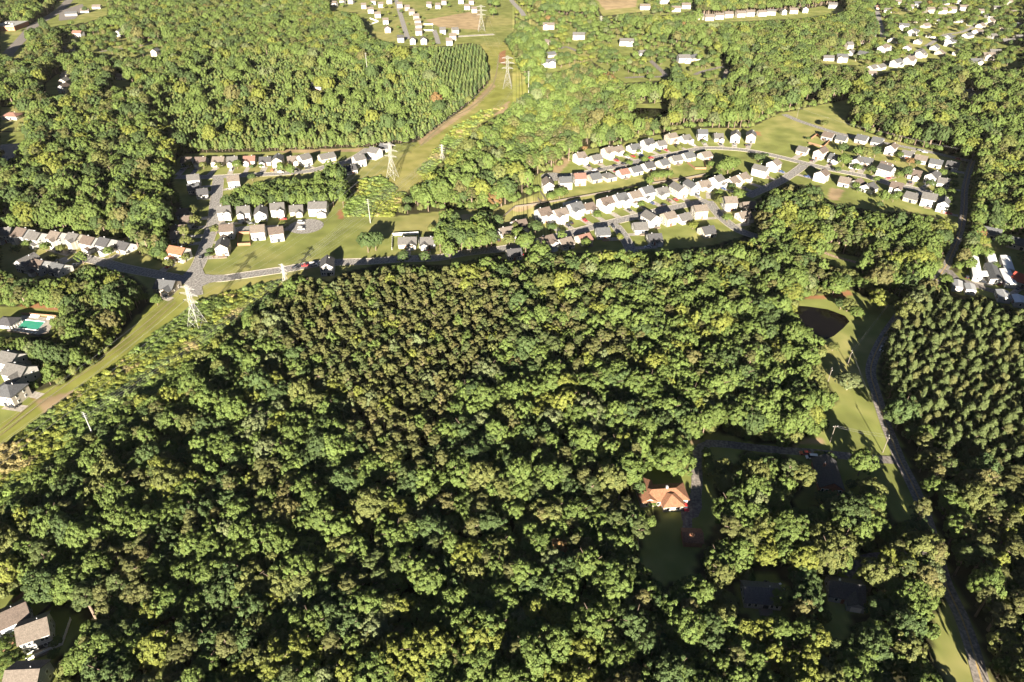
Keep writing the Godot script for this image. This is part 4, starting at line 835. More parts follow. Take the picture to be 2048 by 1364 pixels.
	for k in 3: cut(hall, "roof_unit", Vector3(2.4, 1.2, 2.4), M.trim, Vector3(-8.0 + k * 7.0, 7.0, -4.0 + k * 5.0))

	var club := base("pool_house", Vector3(-261.44, 0, -310.63), -0.12)
	tag(club, "pool house with dark hipped roof and white porch posts beside the pool", "pool house")
	footprint(club.position, -0.12, 13, 11, 2.0)
	piece("wall", gabled_walls(7.0, 6.4, 3.0, 0, true), M.wall_pale, club, Vector3(-1.0, 0, -0.4))
	piece("roof", hip_roof(9.6, 7.6, 3.0, 2.3), M.roof_charcoal, club)
	for k in 5: cut(club, "porch_post", Vector3(0.25, 3.0, 0.25), M.trim, Vector3(4.7, 1.5, -3.6 + k * 1.8))
	cut(club, "door", Vector3(1.2, 2.1, 0.1), M.trim, Vector3(-1.0, 1.05, 2.84))
	for wx in [-3.4, 1.4]: window(club, Vector3(wx, 1.6, 2.82))

	var hut := base("shed", Vector3(-241.3, 0, -410.4), 0.0)
	tag(hut, "small white garden shed beside the lattice fence behind the western houses", "shed")
	footprint(hut.position, 0, 3, 3, 0.5)
	piece("wall", gabled_walls(3.4, 2.8, 2.2, 0.7, true), M.wall_white, hut)
	piece("roof", gabled_roof(3.4, 2.8, 2.2, 0.7, true, 0.2), M.roof_pale, hut)
	cut(hut, "door", Vector3(1.0, 1.9, 0.08), M.garage, Vector3(0, 0.95, 1.43))

	var port := base("carport", Vector3(272.3, 0, -361.9), 0.1)
	tag(port, "open white carport between the mobile homes", "carport")
	footprint(port.position, 0.1, 9, 7, 1.0)
	cut(port, "roof", Vector3(8.0, 0.2, 6.0), M.trim, Vector3(0, 2.9, 0))
	for sx in [-1.0, 1.0]:
		for sz in [-1.0, 1.0]: cut(port, "post", Vector3(0.15, 2.8, 0.15), M.trim, Vector3(sx * 3.8, 1.4, sz * 2.8))

	var crate := base("shed", Vector3(88.2, 0, -148.5), 0.3)
	tag(crate, "small white box shed beside the long dark roofed house", "shed")
	piece("wall", gabled_walls(2.2, 2.6, 2.0, 0, true), M.wall_white, crate)
	cut(crate, "roof", Vector3(2.5, 0.15, 2.9), M.trim, Vector3(0, 2.09, 0))
	cut(crate, "door", Vector3(0.9, 1.7, 0.06), M.garage, Vector3(0, 0.85, 1.33))

	landmarks = [["the brick garage", 64.2, -168.7], ["the orange house", 57.9, -189.0], ["the rust crown", 42.8, -249.2], ["the dark pond", 161.4, -313.8], ["the long dark house", 81.5, -144.1], ["the gravel lane", 112.7, -154.9], ["the dark brick house", 122.2, -199.5], ["the tan corner house", -145.4, -129.0], ["the corner wooden fence", -149.9, -144.1], ["the scrub steel pole", -174.4, -223.2], ["the main road bend", 172.9, -275.9], ["the lane mouth", 154.7, -210.9], ["the pool", -251.2, -311.4], ["the nearest pylon", -163.9, -311.4], ["the small street pylon", -127.9, -350.8], ["the junction", -183.4, -360.7], ["the pine edge house", -107.2, -364.3], ["the white carport", 272.3, -361.9], ["the bottom corner road", 141.0, -127.3], ["the lawn turning circle", -136.4, -432.1], ["the white fenced house", -65.0, -397.7], ["the mid street corner", 66.2, -437.6], ["the upper turning circle", 31.0, -521.2], ["the oak clump corner", 232.6, -547.2], ["the back street end", 365.6, -556.3], ["the reed pond", 133.8, -695.2], ["the far white estate", -133.6, -1095.6], ["the far eastern bend", 485.1, -896.1], ["the twin white houses", 224.4, -903.8], ["the upper left conifers", -644.6, -1060.0], ["the three alike fronts", -481.1, -783.7], ["the far corridor pylon", -4.8, -781.7], ["the second large pylon", -91.4, -520.2], ["the upper street corner", -225.9, -523.3], ["the sandy track", 201.9, -384.3]]

# ------------------------------------------------------------------ water and the pool
func water_and_pool() -> void:
	paved("pond", "dark brown still pond beside the woods and grass bank", M.pond, 0.06, [145.6, -330.5, 152.3, -331.1, 160.4, -330.0, 170.4, -326.9, 177.0, -320.3, 177.2, -314.8, 171.2, -308.1, 163.9, -301.1, 158.7, -297.9, 153.6, -295.6, 149.2, -299.7, 146.7, -309.0, 143.8, -320.3])
	paved("pond", "dark narrow pond behind a line of trees", M.pond, 0.06, [113.4, -695.2, 121.8, -706.1, 144.4, -703.6, 153.3, -698.5, 156.7, -688.5, 137.0, -677.2, 114.0, -675.6])
	paved("pond", "small dark pond glimpsed between far trees", M.pond, 0.06, [298.7, -750.3, 323.2, -749.3, 316.2, -737.2, 296.7, -735.4])
	paved("pond", "grey pond at the left edge below the salmon house", M.pond, 0.06, [-447.8, -592.8, -437.4, -596.7, -424.4, -599.3, -418.9, -603.2, -411.8, -587.7, -406.7, -564.5, -402.5, -538.3, -413.5, -530.7])
	var deck := paved("pool_deck", "pale concrete deck round the swimming pool", M.concrete, 0.1, [-260.7, -320.8, -241.0, -317.8, -237.7, -304.8, -240.5, -301.5, -259.8, -306.2])
	M.pool = mat(Color(0.05, 0.30, 0.20), 0.06)
	var pool := paved("swimming_pool", "rectangular green swimming pool", M.pool, 0.13, [-256.8, -316.3, -244.7, -314.3, -244.1, -306.2, -256.0, -308.1])
	pool.remove_meta("kind")
	tag(pool, "rectangular green swimming pool on a pale deck", "pool")
	var rim := flat([-256.8, -316.3, -244.7, -314.3, -244.1, -306.2, -256.0, -308.1])
	for i in 4:
		var st := begin()
		var a := Vector3(rim[i].x, 0.15, rim[i].y)
		var b := Vector3(rim[(i + 1) % 4].x, 0.15, rim[(i + 1) % 4].y)
		beam(st, a, b, 0.22)
		piece("coping", done(st), M.trim, pool)
	lounger(Vector3(-255.2, 0.1, -319.5), -0.05, "white pool lounger on the far side of the pool, first from left")
	lounger(Vector3(-254.3, 0.1, -319.4), -0.02, "white pool lounger on the far side of the pool, second from left")
	lounger(Vector3(-253.4, 0.1, -319.2), 0.16, "white pool lounger on the far side of the pool, third from left")
	lounger(Vector3(-252.5, 0.1, -319.0), 0.07, "white pool lounger on the far side of the pool, fourth from left")
	lounger(Vector3(-251.6, 0.1, -318.8), -0.16, "white pool lounger on the far side of the pool, fifth from left")
	lounger(Vector3(-250.7, 0.1, -318.6), -0.00, "white pool lounger on the far side of the pool, sixth from left")
	lounger(Vector3(-245.1, 0.1, -317.5), -0.07, "white pool lounger in the far right corner of the deck, first from left")
	lounger(Vector3(-244.2, 0.1, -317.3), -0.20, "white pool lounger in the far right corner of the deck, second from left")
	lounger(Vector3(-243.3, 0.1, -317.1), -0.17, "white pool lounger in the far right corner of the deck, third from left")
	lounger(Vector3(-242.1, 0.1, -316.8), -0.20, "white pool lounger in the far right corner of the deck, fourth from left")
	lounger(Vector3(-241.3, 0.1, -315.3), 0.15, "white pool lounger in the far right corner of the deck, fifth from left")
	lounger(Vector3(-255.4, 0.1, -305.2), 2.98, "white pool lounger on the near side of the pool, first from left")
	lounger(Vector3(-253.1, 0.1, -304.8), 3.07, "white pool lounger on the near side of the pool, second from left")
	lounger(Vector3(-250.8, 0.1, -304.3), 2.98, "white pool lounger on the near side of the pool, third from left")
	lounger(Vector3(-247.8, 0.1, -303.6), 2.91, "white pool lounger on the near side of the pool, fourth from left")
	lounger(Vector3(-245.6, 0.1, -303.4), 3.19, "white pool lounger on the near side of the pool, fifth from left")
	lounger(Vector3(-243.5, 0.1, -303.1), 3.03, "white pool lounger on the near side of the pool, sixth from left")

func lounger(at: Vector3, yaw: float, where: String) -> void:
	var o := base("pool_lounger", at, yaw)
	tag(o, where, "lounger", "white loungers round the pool")
	cut(o, "seat", Vector3(0.65, 0.12, 1.3), M.trim, Vector3(0, 0.35, 0.2))
	var b := cut(o, "backrest", Vector3(0.65, 0.1, 0.7), M.trim, Vector3(0, 0.6, -0.68))
	b.rotation.x = 0.8
	for s in [-1.0, 1.0]:
		for k in [-0.4, 0.75]: cut(o, "leg", Vector3(0.06, 0.3, 0.06), M.trim, Vector3(s * 0.28, 0.15, k))

func fence(list: Array, h: float, m: Material, label: String, step := 2.4) -> void:
	var p := flat(list)
	var o := base("fence", Vector3(p[0].x, 0, p[0].y))
	tag(o, label, "fence")
	var post := BoxMesh.new()
	post.size = Vector3(0.14, h + 0.12, 0.14)
	for i in p.size() - 1:
		var l := p[i].distance_to(p[i + 1])
		var n := maxi(1, int(round(l / step)))
		var panel := BoxMesh.new()
		panel.size = Vector3(l / n - 0.16, h - 0.1, 0.06)
		var yaw := -atan2(p[i + 1].y - p[i].y, p[i + 1].x - p[i].x)
		for k in n + (1 if i == p.size() - 2 else 0):
			var a := p[i].lerp(p[i + 1], float(k) / n) - p[0]
			piece("post", post, m, o, Vector3(a.x, h / 2 + 0.06, a.y)).rotation.y = yaw
			if k < n:
				var c := p[i].lerp(p[i + 1], (k + 0.5) / n) - p[0]
				piece("panel", panel, m, o, Vector3(c.x, h / 2 + 0.05, c.y)).rotation.y = yaw

# ------------------------------------------------------------------ pylons, poles and lines
func pylon(at: Vector3, h: float, yaw: float, foot: float, label: String, group: String) -> Array:
	var o := base("lattice_pylon", at, yaw)
	tag(o, label, "pylon", group)
	var waist := h * 0.52
	var t := maxf(0.06, h * 0.0026)
	var half := func(y: float) -> float: return lerpf(foot, foot * 0.26, y / waist) if y < waist else lerpf(foot * 0.26, foot * 0.17, (y - waist) / (h - waist))
	var corner := [Vector2(-1, -1), Vector2(1, -1), Vector2(1, 1), Vector2(-1, 1)]
	var levels := [0.0, h * 0.2, h * 0.36, waist, h * 0.62, h * 0.72, h * 0.82, h * 0.91, h]
	for c in corner:
		var st := begin()
		for i in levels.size() - 1:
			var a: float = half.call(levels[i])
			var b: float = half.call(levels[i + 1])
			beam(st, Vector3(c.x * a, levels[i], c.y * a), Vector3(c.x * b, levels[i + 1], c.y * b), t * 1.3)
		piece("leg", done(st), M.steel, o)
	var br := begin()
	for i in levels.size() - 1:
		var a: float = half.call(levels[i])
		var b: float = half.call(levels[i + 1])
		for k in 4:
			var c0: Vector2 = corner[k]
			var c1: Vector2 = corner[(k + 1) % 4]
			beam(br, Vector3(c0.x * a, levels[i], c0.y * a), Vector3(c1.x * b, levels[i + 1], c1.y * b), t * 0.8)
			beam(br, Vector3(c1.x * a, levels[i], c1.y * a), Vector3(c0.x * b, levels[i + 1], c0.y * b), t * 0.8)
			beam(br, Vector3(c0.x * b, levels[i + 1], c0.y * b), Vector3(c1.x * b, levels[i + 1], c1.y * b), t * 0.8)
	tag(piece("bracing", done(br), M.steel, o), "", "", "", "stuff")
	var ends := []
	for lv in [0.62, 0.78, 0.93]:
		var y: float = h * lv
		var reach := h * (0.19 if lv != 0.78 else 0.235)
		for s in [-1.0, 1.0]:
			var st := begin()
			var tip := Vector3(s * reach, y, 0)
			var b: float = half.call(y)
			for zz in [-1.0, 1.0]:
				beam(st, Vector3(s * b, y, zz * b), tip, t)
				beam(st, Vector3(s * b, y + h * 0.045, zz * b), tip, t)
				beam(st, Vector3(s * b, y, zz * b), Vector3(s * reach * 0.5, y + h * 0.02, zz * b * 0.5), t * 0.7)
			piece("cross_arm", done(st), M.steel, o)
			var ins := begin()
			beam(ins, tip, tip + Vector3(0, -h * 0.045, 0), 0.16, 0.12, 6)
			piece("insulator", done(ins), M.glass, o)
			ends.append(o.transform * (tip + Vector3(0, -h * 0.045, 0)))
	return ends

func steel_pole(at: Vector3, h: float, yaw: float, label: String) -> Array:
	var o := base("steel_power_pole", at, yaw)
	tag(o, label, "power pole", "tubular steel power poles of the corridor")
	var st := begin()
	beam(st, Vector3.ZERO, Vector3(0, h, 0), 0.34, 0.16, 10)
	piece("pole", done(st), M.steel, o)
	var ends := []
	for lv in [0.8, 0.88, 0.96]:
		for s in [-1.0, 1.0]:
			var a := begin()
			var tip := Vector3(s * 1.5, h * lv + 0.25, 0)
			beam(a, Vector3(0, h * lv, 0), tip, 0.11, 0.07, 6)
			piece("arm", done(a), M.steel, o)
			var ins := begin()
			beam(ins, tip, tip + Vector3(0, -0.7, 0), 0.12, 0.1, 6)
			piece("insulator", done(ins), M.glass, o)
			ends.append(o.transform * (tip + Vector3(0, -0.7, 0)))
	return ends

func wood_pole(at: Vector3, h: float, yaw: float, label: String) -> Array:
	var o := base("utility_pole", at, yaw)
	tag(o, label, "utility pole", "wooden utility poles along the roads")
	var st := begin()
	beam(st, Vector3.ZERO, Vector3(0, h, 0), 0.17, 0.12, 8)
	piece("pole", done(st), M.pole, o)
	cut(o, "cross_arm", Vector3(2.2, 0.14, 0.14), M.pole, Vector3(0, h - 0.5, 0.15))
	var ends := []
	for x in [-0.95, 0.95]:
		cut(o, "insulator", Vector3(0.12, 0.25, 0.12), M.trim, Vector3(x, h - 0.3, 0.15))
		ends.append(o.transform * Vector3(x, h - 0.18, 0.15))
	return ends

func wire(a: Array, k: int, sag: float, r: float, label: String, group: String) -> void:
	var st := begin()
	for i in a.size() - 1:
		var p: Vector3 = a[i][k]
		var q: Vector3 = a[i + 1][k]
		var n := 14
		var last := p
		for j in range(1, n + 1):
			var f := float(j) / n
			var v := p.lerp(q, f) - Vector3(0, sag * p.distance_to(q) * 4 * f * (1 - f), 0)
			beam(st, last, v, r, r, 3)
			last = v
	tag(piece("power_line", done(st), M.wire, self), label, "power line", group)

func power_lines() -> void:
	var ta := pylon(Vector3(-163.3, 0, -310.5), 24.2, -0.33, 3.6, "white lattice pylon standing in scrub at the four way junction", "large lattice pylons of the corridor")
	var tb := pylon(Vector3(-91.1, 0, -518.1), 27.9, -0.33, 3.6, "white lattice pylon in scrub beside the corridor houses", "large lattice pylons of the corridor")
	var tc := pylon(Vector3(-4.8, 0, -779.7), 32.5, -0.08, 4.6, "white lattice pylon on the bare strip of the far corridor", "large lattice pylons of the corridor")
	var td := pylon(Vector3(-43.6, 0, -1088.3), 34.0, 0.12, 5.0, "farthest lattice pylon on the field by the far white estate", "large lattice pylons of the corridor")
	var te := pylon(Vector3(-235.5, 0, -102.8), 26.0, -0.33, 3.6, "lattice pylon of the corridor outside the left edge", "large lattice pylons of the corridor")
	for k in 6: wire([te, ta, tb, tc, td], k, 0.028, 0.024, "%s conductor of the large pylon line" % ["lower left", "lower right", "middle left", "middle right", "upper left", "upper right"][k], "conductors of the large pylon line")
	var ua := pylon(Vector3(-127.9, 0, -350.8), 15.0, -0.50, 1.9, "small slim lattice pylon at the street bend before the pine stand", "small lattice pylons")
	var ub := pylon(Vector3(-56.3, 0, -558.6), 12.8, -0.50, 1.7, "small lattice pylon on the grassy corridor edge", "small lattice pylons")
	var uc := pylon(Vector3(129.5, 0, -1118.0), 14.9, -0.50, 2.2, "small lattice pylon among far trees right of the corridor", "small lattice pylons")
	for k in 6: wire([ua, ub], k, 0.03, 0.022, "%s wire of the small pylon line" % ["lower left", "lower right", "middle left", "middle right", "upper left", "upper right"][k], "wires of the small pylon line")
	var sa := steel_pole(Vector3(-174.4, 0, -223.2), 14.6, -0.45, "steel power pole leaning out of the near scrub, left side")
	var sb := steel_pole(Vector3(-94.6, 0, -437.6), 17.1, -0.45, "steel power pole at the edge of the big lawn")
	var sc := steel_pole(Vector3(17.2, 0, -757.9), 22.5, -0.45, "steel power pole at the right edge of the far corridor")
	var sd := steel_pole(Vector3(-157.8, 0, -806.8), 30.2, -0.45, "steel power pole rising from the young pines")
	for k in 6: wire([sa, sb, sc], k, 0.025, 0.02, "%s wire of the steel pole line" % ["lower left", "lower right", "middle left", "middle right", "upper left", "upper right"][k], "wires of the steel pole line")
	var wa := wood_pole(Vector3(151.4, 0, -215.0), 9.0, 1.20, "wooden utility pole on the grass corner by the two lane road")
	var wb := wood_pole(Vector3(161.1, 0, -276.3), 8.0, 1.30, "wooden utility pole on the lawn below the dark pond")
	var wc := wood_pole(Vector3(146.3, 0, -262.1), 8.0, 1.30, "wooden utility pole at the left edge of the pond lawn")
	var wd := wood_pole(Vector3(214.9, 0, -341.3), 9.0, 1.00, "wooden utility pole in tree shadow above the pond lawn")
	var we := wood_pole(Vector3(132.3, 0, -221.4), 9.0, 0.10, "wooden utility pole by the lane at the tree shadow")
	var wf := wood_pole(Vector3(363.4, 0, -550.6), 11.0, 0.40, "wooden utility pole at the end of the back street")
	var wg := wood_pole(Vector3(325.2, 0, -590.3), 10.0, 1.30, "wooden utility pole along the back street")
	var wh := wood_pole(Vector3(267.7, 0, -670.9), 10.0, 1.30, "wooden utility pole where the back street enters the field")
	for k in 2:
		wire([wd, wb, wa], k, 0.02, 0.018, "%s wire along the pond lawn" % ["left", "right"][k], "wires of the wooden poles")
		wire([we, wa], k, 0.02, 0.018, "%s wire over the lane" % ["near", "far"][k], "wires of the wooden poles")
		wire([wf, wg, wh], k, 0.02, 0.018, "%s wire along the back street" % ["near", "far"][k], "wires of the wooden poles")

# ------------------------------------------------------------------ vehicles, fences, small things
func make_car(van := false) -> Node3D:
	var o := Node3D.new()
	var top := 1.45 if not van else 1.95
	# side profile (z along the car, y up), lofted with a tumblehome
	var low := [Vector2(2.2, 0.35), Vector2(2.25, 0.62), Vector2(1.25, 0.86), Vector2(-1.5, 0.92), Vector2(-2.2, 0.84), Vector2(-2.2, 0.35)]
	var st := begin()
	for i in low.size():
		var a: Vector2 = low[i]
		var b: Vector2 = low[(i + 1) % low.size()]
		quad(st, Vector3(-0.88, a.y, a.x), Vector3(0.88, a.y, a.x), Vector3(0.88, b.y, b.x), Vector3(-0.88, b.y, b.x))
	for s in [-0.88, 0.88]:
		for i in range(1, low.size() - 1): tri(st, Vector3(s, low[0].y, low[0].x), Vector3(s, low[i].y, low[i].x), Vector3(s, low[i + 1].y, low[i + 1].x))
	piece("body", done(st), M.paint_white, o)
	var cab := begin()
	var f0 := 0.95 if not van else 1.3
	var b0 := -1.75 if not van else -2.15
	var f1 := 0.35 if not van else 0.9
	var b1 := -1.15 if not van else -2.1
	var lo := [Vector3(-0.82, 0.86, f0), Vector3(0.82, 0.86, f0), Vector3(0.82, 0.9, b0), Vector3(-0.82, 0.9, b0)]
	var hi := [Vector3(-0.66, top - 0.05, f1), Vector3(0.66, top - 0.05, f1), Vector3(0.66, top - 0.05, b1), Vector3(-0.66, top - 0.05, b1)]
	for i in 4: quad(cab, lo[i], hi[i], hi[(i + 1) % 4], lo[(i + 1) % 4])
	piece("windows", done(cab), M.glass, o)
	cut(o, "roof", Vector3(1.36, 0.09, f1 - b1 + 0.06), M.paint_white, Vector3(0, top, (f1 + b1) / 2))
	var wheel := CylinderMesh.new()
	wheel.top_radius = 0.33
	wheel.bottom_radius = 0.33
	wheel.height = 0.22
	wheel.radial_segments = 14
	for s in [-1.0, 1.0]:
		for z in [1.4, -1.4]: piece("wheel", wheel, M.tyre, o, Vector3(s * 0.82, 0.33, z)).rotation.z = PI / 2
		cut(o, "headlight", Vector3(0.35, 0.16, 0.06), M.lamp, Vector3(s * 0.6, 0.58, 2.23))
		cut(o, "tail_light", Vector3(0.3, 0.18, 0.06), M.tail, Vector3(s * 0.65, 0.7, -2.2))
	return o

func park(proto: Node3D, called: String, at: Vector3, yaw: float, paint: String, label: String) -> void:
	var c: Node3D = proto.duplicate()
	c.name = numbered(called)
	add_child(c)
	c.position = at
	c.rotation.y = yaw
	for part in ["body", "roof"]: c.get_node(part).material_override = M["paint_" + paint]
	tag(c, label, called.replace("parked_", ""), "cars parked by the houses")

func vehicles_and_fences() -> void:
	var car := make_car()
	var van := make_car(true)
	park(car, "parked_car", Vector3(-128.5, 0.22, -373.5), 1.96, "black", "dark car in road, zero m left, twenty-two m beyond the small street pylon")
	park(car, "parked_car", Vector3(-123.2, 0.22, -376.0), 1.96, "red", "red car in road, fifteen m left, eleven m beyond the pine edge house")
	park(van, "parked_van", Vector3(-118.7, 0.22, -377.3), 1.96, "white", "white van in road, eleven m left, twelve m beyond the pine edge house")
	park(car, "parked_car", Vector3(-113.8, 0.22, -376.6), 1.72, "white", "white car in road, six m left, twelve m beyond the pine edge house")
	park(car, "parked_car", Vector3(-195.4, 0.22, -525.4), 1.68, "white", "white car in road, thirty m right, two m beyond the upper street corner")
	park(car, "parked_car", Vector3(-177.6, 0.22, -436.8), 1.78, "black", "dark car, forty-one m left, four m beyond the lawn turning circle")
	park(car, "parked_car", Vector3(-173.1, 0.22, -435.2), 1.78, "black", "dark car, thirty-six m left, three m beyond the lawn turning circle")
	park(car, "parked_car", Vector3(-154.0, 0.22, -442.4), 1.78, "red", "red car, seventeen m left, ten m beyond the lawn turning circle")
	park(car, "parked_car", Vector3(-187.0, 0.22, -533.9), 3.28, "orange", "orange car, thirty-eight m right, ten m beyond the upper street corner")
	park(car, "parked_car", Vector3(-179.2, 0.22, -529.6), 1.71, "white", "white car in road, forty-six m right, six m beyond the upper street corner")
	park(car, "parked_car", Vector3(-168.2, 0.22, -535.0), 1.86, "black", "dark car in road, fifty-seven m right, eleven m beyond the upper street corner")
	park(car, "parked_car", Vector3(-160.7, 0.22, -538.3), 1.86, "black", "dark car, sixty-five m right, fifteen m beyond the upper street corner")
	park(car, "parked_car", Vector3(99.0, 0.22, -565.7), 3.72, "red", "red car, sixty-seven m right, forty-four m beyond the upper turning circle")
	park(car, "parked_car", Vector3(81.6, 0.22, -543.8), 2.06, "black", "dark car in road, fifty m right, twenty-two m beyond the upper turning circle")
	park(car, "parked_car", Vector3(68.9, 0.22, -536.1), 2.06, "black", "dark car in road, thirty-seven m right, fourteen m beyond the upper turning circle")
	park(car, "parked_car", Vector3(64.4, 0.22, -533.9), 2.06, "white", "white car in road, thirty-three m right, twelve m beyond the upper turning circle")
	park(car, "parked_car", Vector3(89.0, 0.22, -548.3), 2.15, "black", "dark car in road, fifty-seven m right, twenty-seven m beyond the upper turning circle")
	park(car, "parked_car", Vector3(60.6, 0.22, -543.8), 3.63, "black", "dark car, twenty-nine m right, twenty-two m beyond the upper turning circle")
	park(car, "parked_car", Vector3(84.2, 0.22, -558.6), 3.72, "black", "dark car, fifty-three m right, thirty-seven m beyond the upper turning circle")
	park(car, "parked_car", Vector3(122.3, 0.22, -577.8), 3.60, "black", "dark car, ninety-one m right, fifty-six m beyond the upper turning circle")
	park(car, "parked_car", Vector3(116.6, 0.22, -475.6), 3.57, "red", "red car, fifty m right, thirty-eight m beyond the mid street corner")
	park(car, "parked_car", Vector3(111.2, 0.22, -473.8), 3.57, "brown", "brown car, forty-five m right, thirty-six m beyond the mid street corner")
	park(car, "parked_car", Vector3(98.8, 0.22, -469.4), 3.64, "blue", "blue car, thirty-two m right, thirty-one m beyond the mid street corner")
	park(car, "parked_car", Vector3(106.6, 0.22, -465.9), 2.00, "black", "dark car, forty m right, twenty-eight m beyond the mid street corner")
	park(car, "parked_car", Vector3(39.3, 0.22, -436.0), 3.66, "black", "dark car, twenty-six m left, one m nearer the mid street corner")
	park(car, "parked_car", Vector3(66.7, 0.22, -430.5), 0.22, "black", "dark car in road, zero m right, seven m nearer the mid street corner")
	park(car, "parked_car", Vector3(113.1, 0.22, -562.1), 2.03, "red", "red car in road, eighty-two m right, forty m beyond the upper turning circle")
	park(car, "parked_car", Vector3(155.8, 0.22, -496.1), 0.72, "blue", "blue car, seventy-six m left, fifty-one m nearer the oak clump corner")
	park(car, "parked_car", Vector3(242.5, 0.22, -556.3), 2.39, "black", "dark car, nine m right, nine m beyond the oak clump corner")
	park(car, "parked_car", Vector3(198.8, 0.22, -592.8), 2.88, "black", "dark car, thirty-three m left, forty-five m beyond the oak clump corner")
	park(car, "parked_car", Vector3(133.3, 0.22, -467.6), 1.93, "black", "dark car, sixty-seven m right, thirty m beyond the mid street corner")
	park(car, "parked_car", Vector3(361.2, 0.22, -558.6), 0.82, "red", "red car in road, four m left, two m beyond the back street end")
	park(car, "parked_car", Vector3(342.1, 0.22, -575.3), 0.88, "white", "white car, twenty-three m left, nineteen m beyond the back street end")
	park(car, "parked_car", Vector3(299.1, 0.22, -507.9), 2.55, "black", "dark car, sixty-six m right, thirty-nine m nearer the oak clump corner")
	park(car, "parked_car", Vector3(254.1, 0.22, -547.2), 2.43, "black", "dark car, twenty-one m right, zero m beyond the oak clump corner")
	park(car, "parked_car", Vector3(311.4, 0.22, -521.2), 2.55, "red", "red car, fifty-four m left, thirty-five m nearer the back street end")
	park(car, "parked_car", Vector3(119.1, 0.22, -213.9), -1.67, "red", "red car in road, three m left, fourteen m beyond the dark brick house")
	park(van, "parked_van", Vector3(120.9, 0.22, -211.5), -1.67, "white", "white car in road, one m left, twelve m beyond the dark brick house")
	park(car, "parked_car", Vector3(85.5, 0.22, -150.1), 0.80, "black", "dark car, four m right, five m beyond the long dark house")
	park(car, "parked_car", Vector3(-349.5, 0.22, -468.5), 3.14, "red", "red car, one hundred twenty-three m left, fifty-four m nearer the upper street corner")
	park(car, "parked_car", Vector3(-227.5, 0.22, -265.2), 4.41, "blue", "blue car, twenty-three m right, forty-six m nearer the pool")
	park(car, "parked_car", Vector3(5.5, 0.22, -391.6), 3.57, "red", "red car, seventy m right, six m nearer the white fenced house")
	park(car, "parked_car", Vector3(-8.6, 0.22, -410.4), 3.37, "black", "dark car, fifty-six m right, twelve m beyond the white fenced house")
	park(car, "parked_car", Vector3(263.9, 0.22, -361.9), 2.62, "black", "dark car, eight m left, zero m beyond the white carport")
	park(car, "parked_car", Vector3(270.1, 0.22, -358.3), 2.28, "grey", "grey car, two m left, three m nearer the white carport")
	park(car, "parked_car", Vector3(269.9, 0.22, -355.4), 0.71, "black", "dark car, two m left, six m nearer the white carport")
	park(car, "parked_car", Vector3(278.4, 0.22, -354.2), 2.43, "red", "red car, six m right, seven m nearer the white carport")
	park(car, "parked_car", Vector3(182.7, 0.22, -288.6), -0.56, "white", "white car in road, nine m right, twelve m beyond the main road bend")
	park(car, "parked_car", Vector3(259.6, 0.22, -347.9), 2.28, "white", "white car, twelve m left, thirteen m nearer the white carport")
	park(car, "parked_car", Vector3(-189.5, 0.22, -387.0), 0.19, "black", "dark car in road, six m left, twenty-six m beyond the junction")
	park(car, "parked_car", Vector3(-603.7, 0.22, -911.7), -1.15, "black", "dark car, forty m right, one hundred forty-eight m nearer the upper left conifers")
	park(car, "parked_car", Vector3(340.7, 0.22, -580.2), 0.88, "grey", "grey car in road, twenty-four m left, twenty-three m beyond the back street end")
	park(car, "parked_car", Vector3(-258.0, 0.03, -534.2), 0.04, "grey", "grey car on driveway of house first from left, the row under young pines")
	park(car, "parked_car", Vector3(-247.3, 0.03, -534.2), -0.00, "blue", "blue car on driveway of house second from left, the row under young pines")
	park(car, "parked_car", Vector3(-219.8, 0.03, -535.7), 0.18, "white", "white car on driveway of house fourth from left, the row under young pines")
	park(car, "parked_car", Vector3(-184.0, 0.03, -536.6), 0.14, "grey", "grey car on driveway of house seventh from left, the row under young pines")
	park(car, "parked_car", Vector3(-225.9, 0.03, -489.1), 1.87, "blue", "blue car on driveway of house first from left, the shaded street corner")
	park(car, "parked_car", Vector3(-208.3, 0.03, -497.0), -1.28, "grey", "grey car on driveway of house first from left, the east corner lot")
	park(car, "parked_car", Vector3(-180.5, 0.03, -388.2), -1.38, "brown", "brown car on driveway of house first from left, the row backing the big lawn")
	park(car, "parked_car", Vector3(-204.8, 0.03, -375.2), -0.33, "red", "red car on driveway of house first from left, the left street column")
	park(car, "parked_car", Vector3(-204.6, 0.03, -405.9), 1.78, "white", "white car on driveway of house second from left, the left street column")
	park(car, "parked_car", Vector3(-207.6, 0.03, -416.1), 1.78, "grey", "grey car on driveway of house third from left, the left street column")
	park(car, "parked_car", Vector3(-208.9, 0.03, -430.1), 1.78, "black", "dark car on driveway of house fifth from left, the left street column")
	park(car, "parked_car", Vector3(-280.4, 0.03, -395.6), 1.13, "black", "dark car on driveway of house fourth from left, the western row below woods")
	park(car, "parked_car", Vector3(-273.3, 0.03, -395.4), 0.77, "black", "dark car on driveway of house fifth from left, the western row below woods")
	park(car, "parked_car", Vector3(-271.9, 0.03, -378.6), 2.77, "brown", "brown car on driveway of house second from left, the shaded western street side")
	park(car, "parked_car", Vector3(-261.2, 0.03, -376.9), 2.77, "white", "white car on driveway of house third from left, the shaded western street side")
	park(car, "parked_car", Vector3(-191.8, 0.03, -339.5), 1.08, "grey", "grey car on driveway of house first from left, the junction corner lot")
	park(car, "parked_car", Vector3(-220.5, 0.03, -244.1), 1.37, "black", "dark car on driveway of house second from left, the corridor west corner")
	park(car, "parked_car", Vector3(-222.1, 0.03, -254.8), 1.27, "grey", "grey car on driveway of house third from left, the corridor west corner")
	park(car, "parked_car", Vector3(84.4, 0.03, -556.0), 0.57, "red", "red car on driveway of house third from left, the cul-de-sac north row")
	park(car, "parked_car", Vector3(94.1, 0.03, -564.3), 0.57, "white", "white car on driveway of house fourth from left, the cul-de-sac north row")
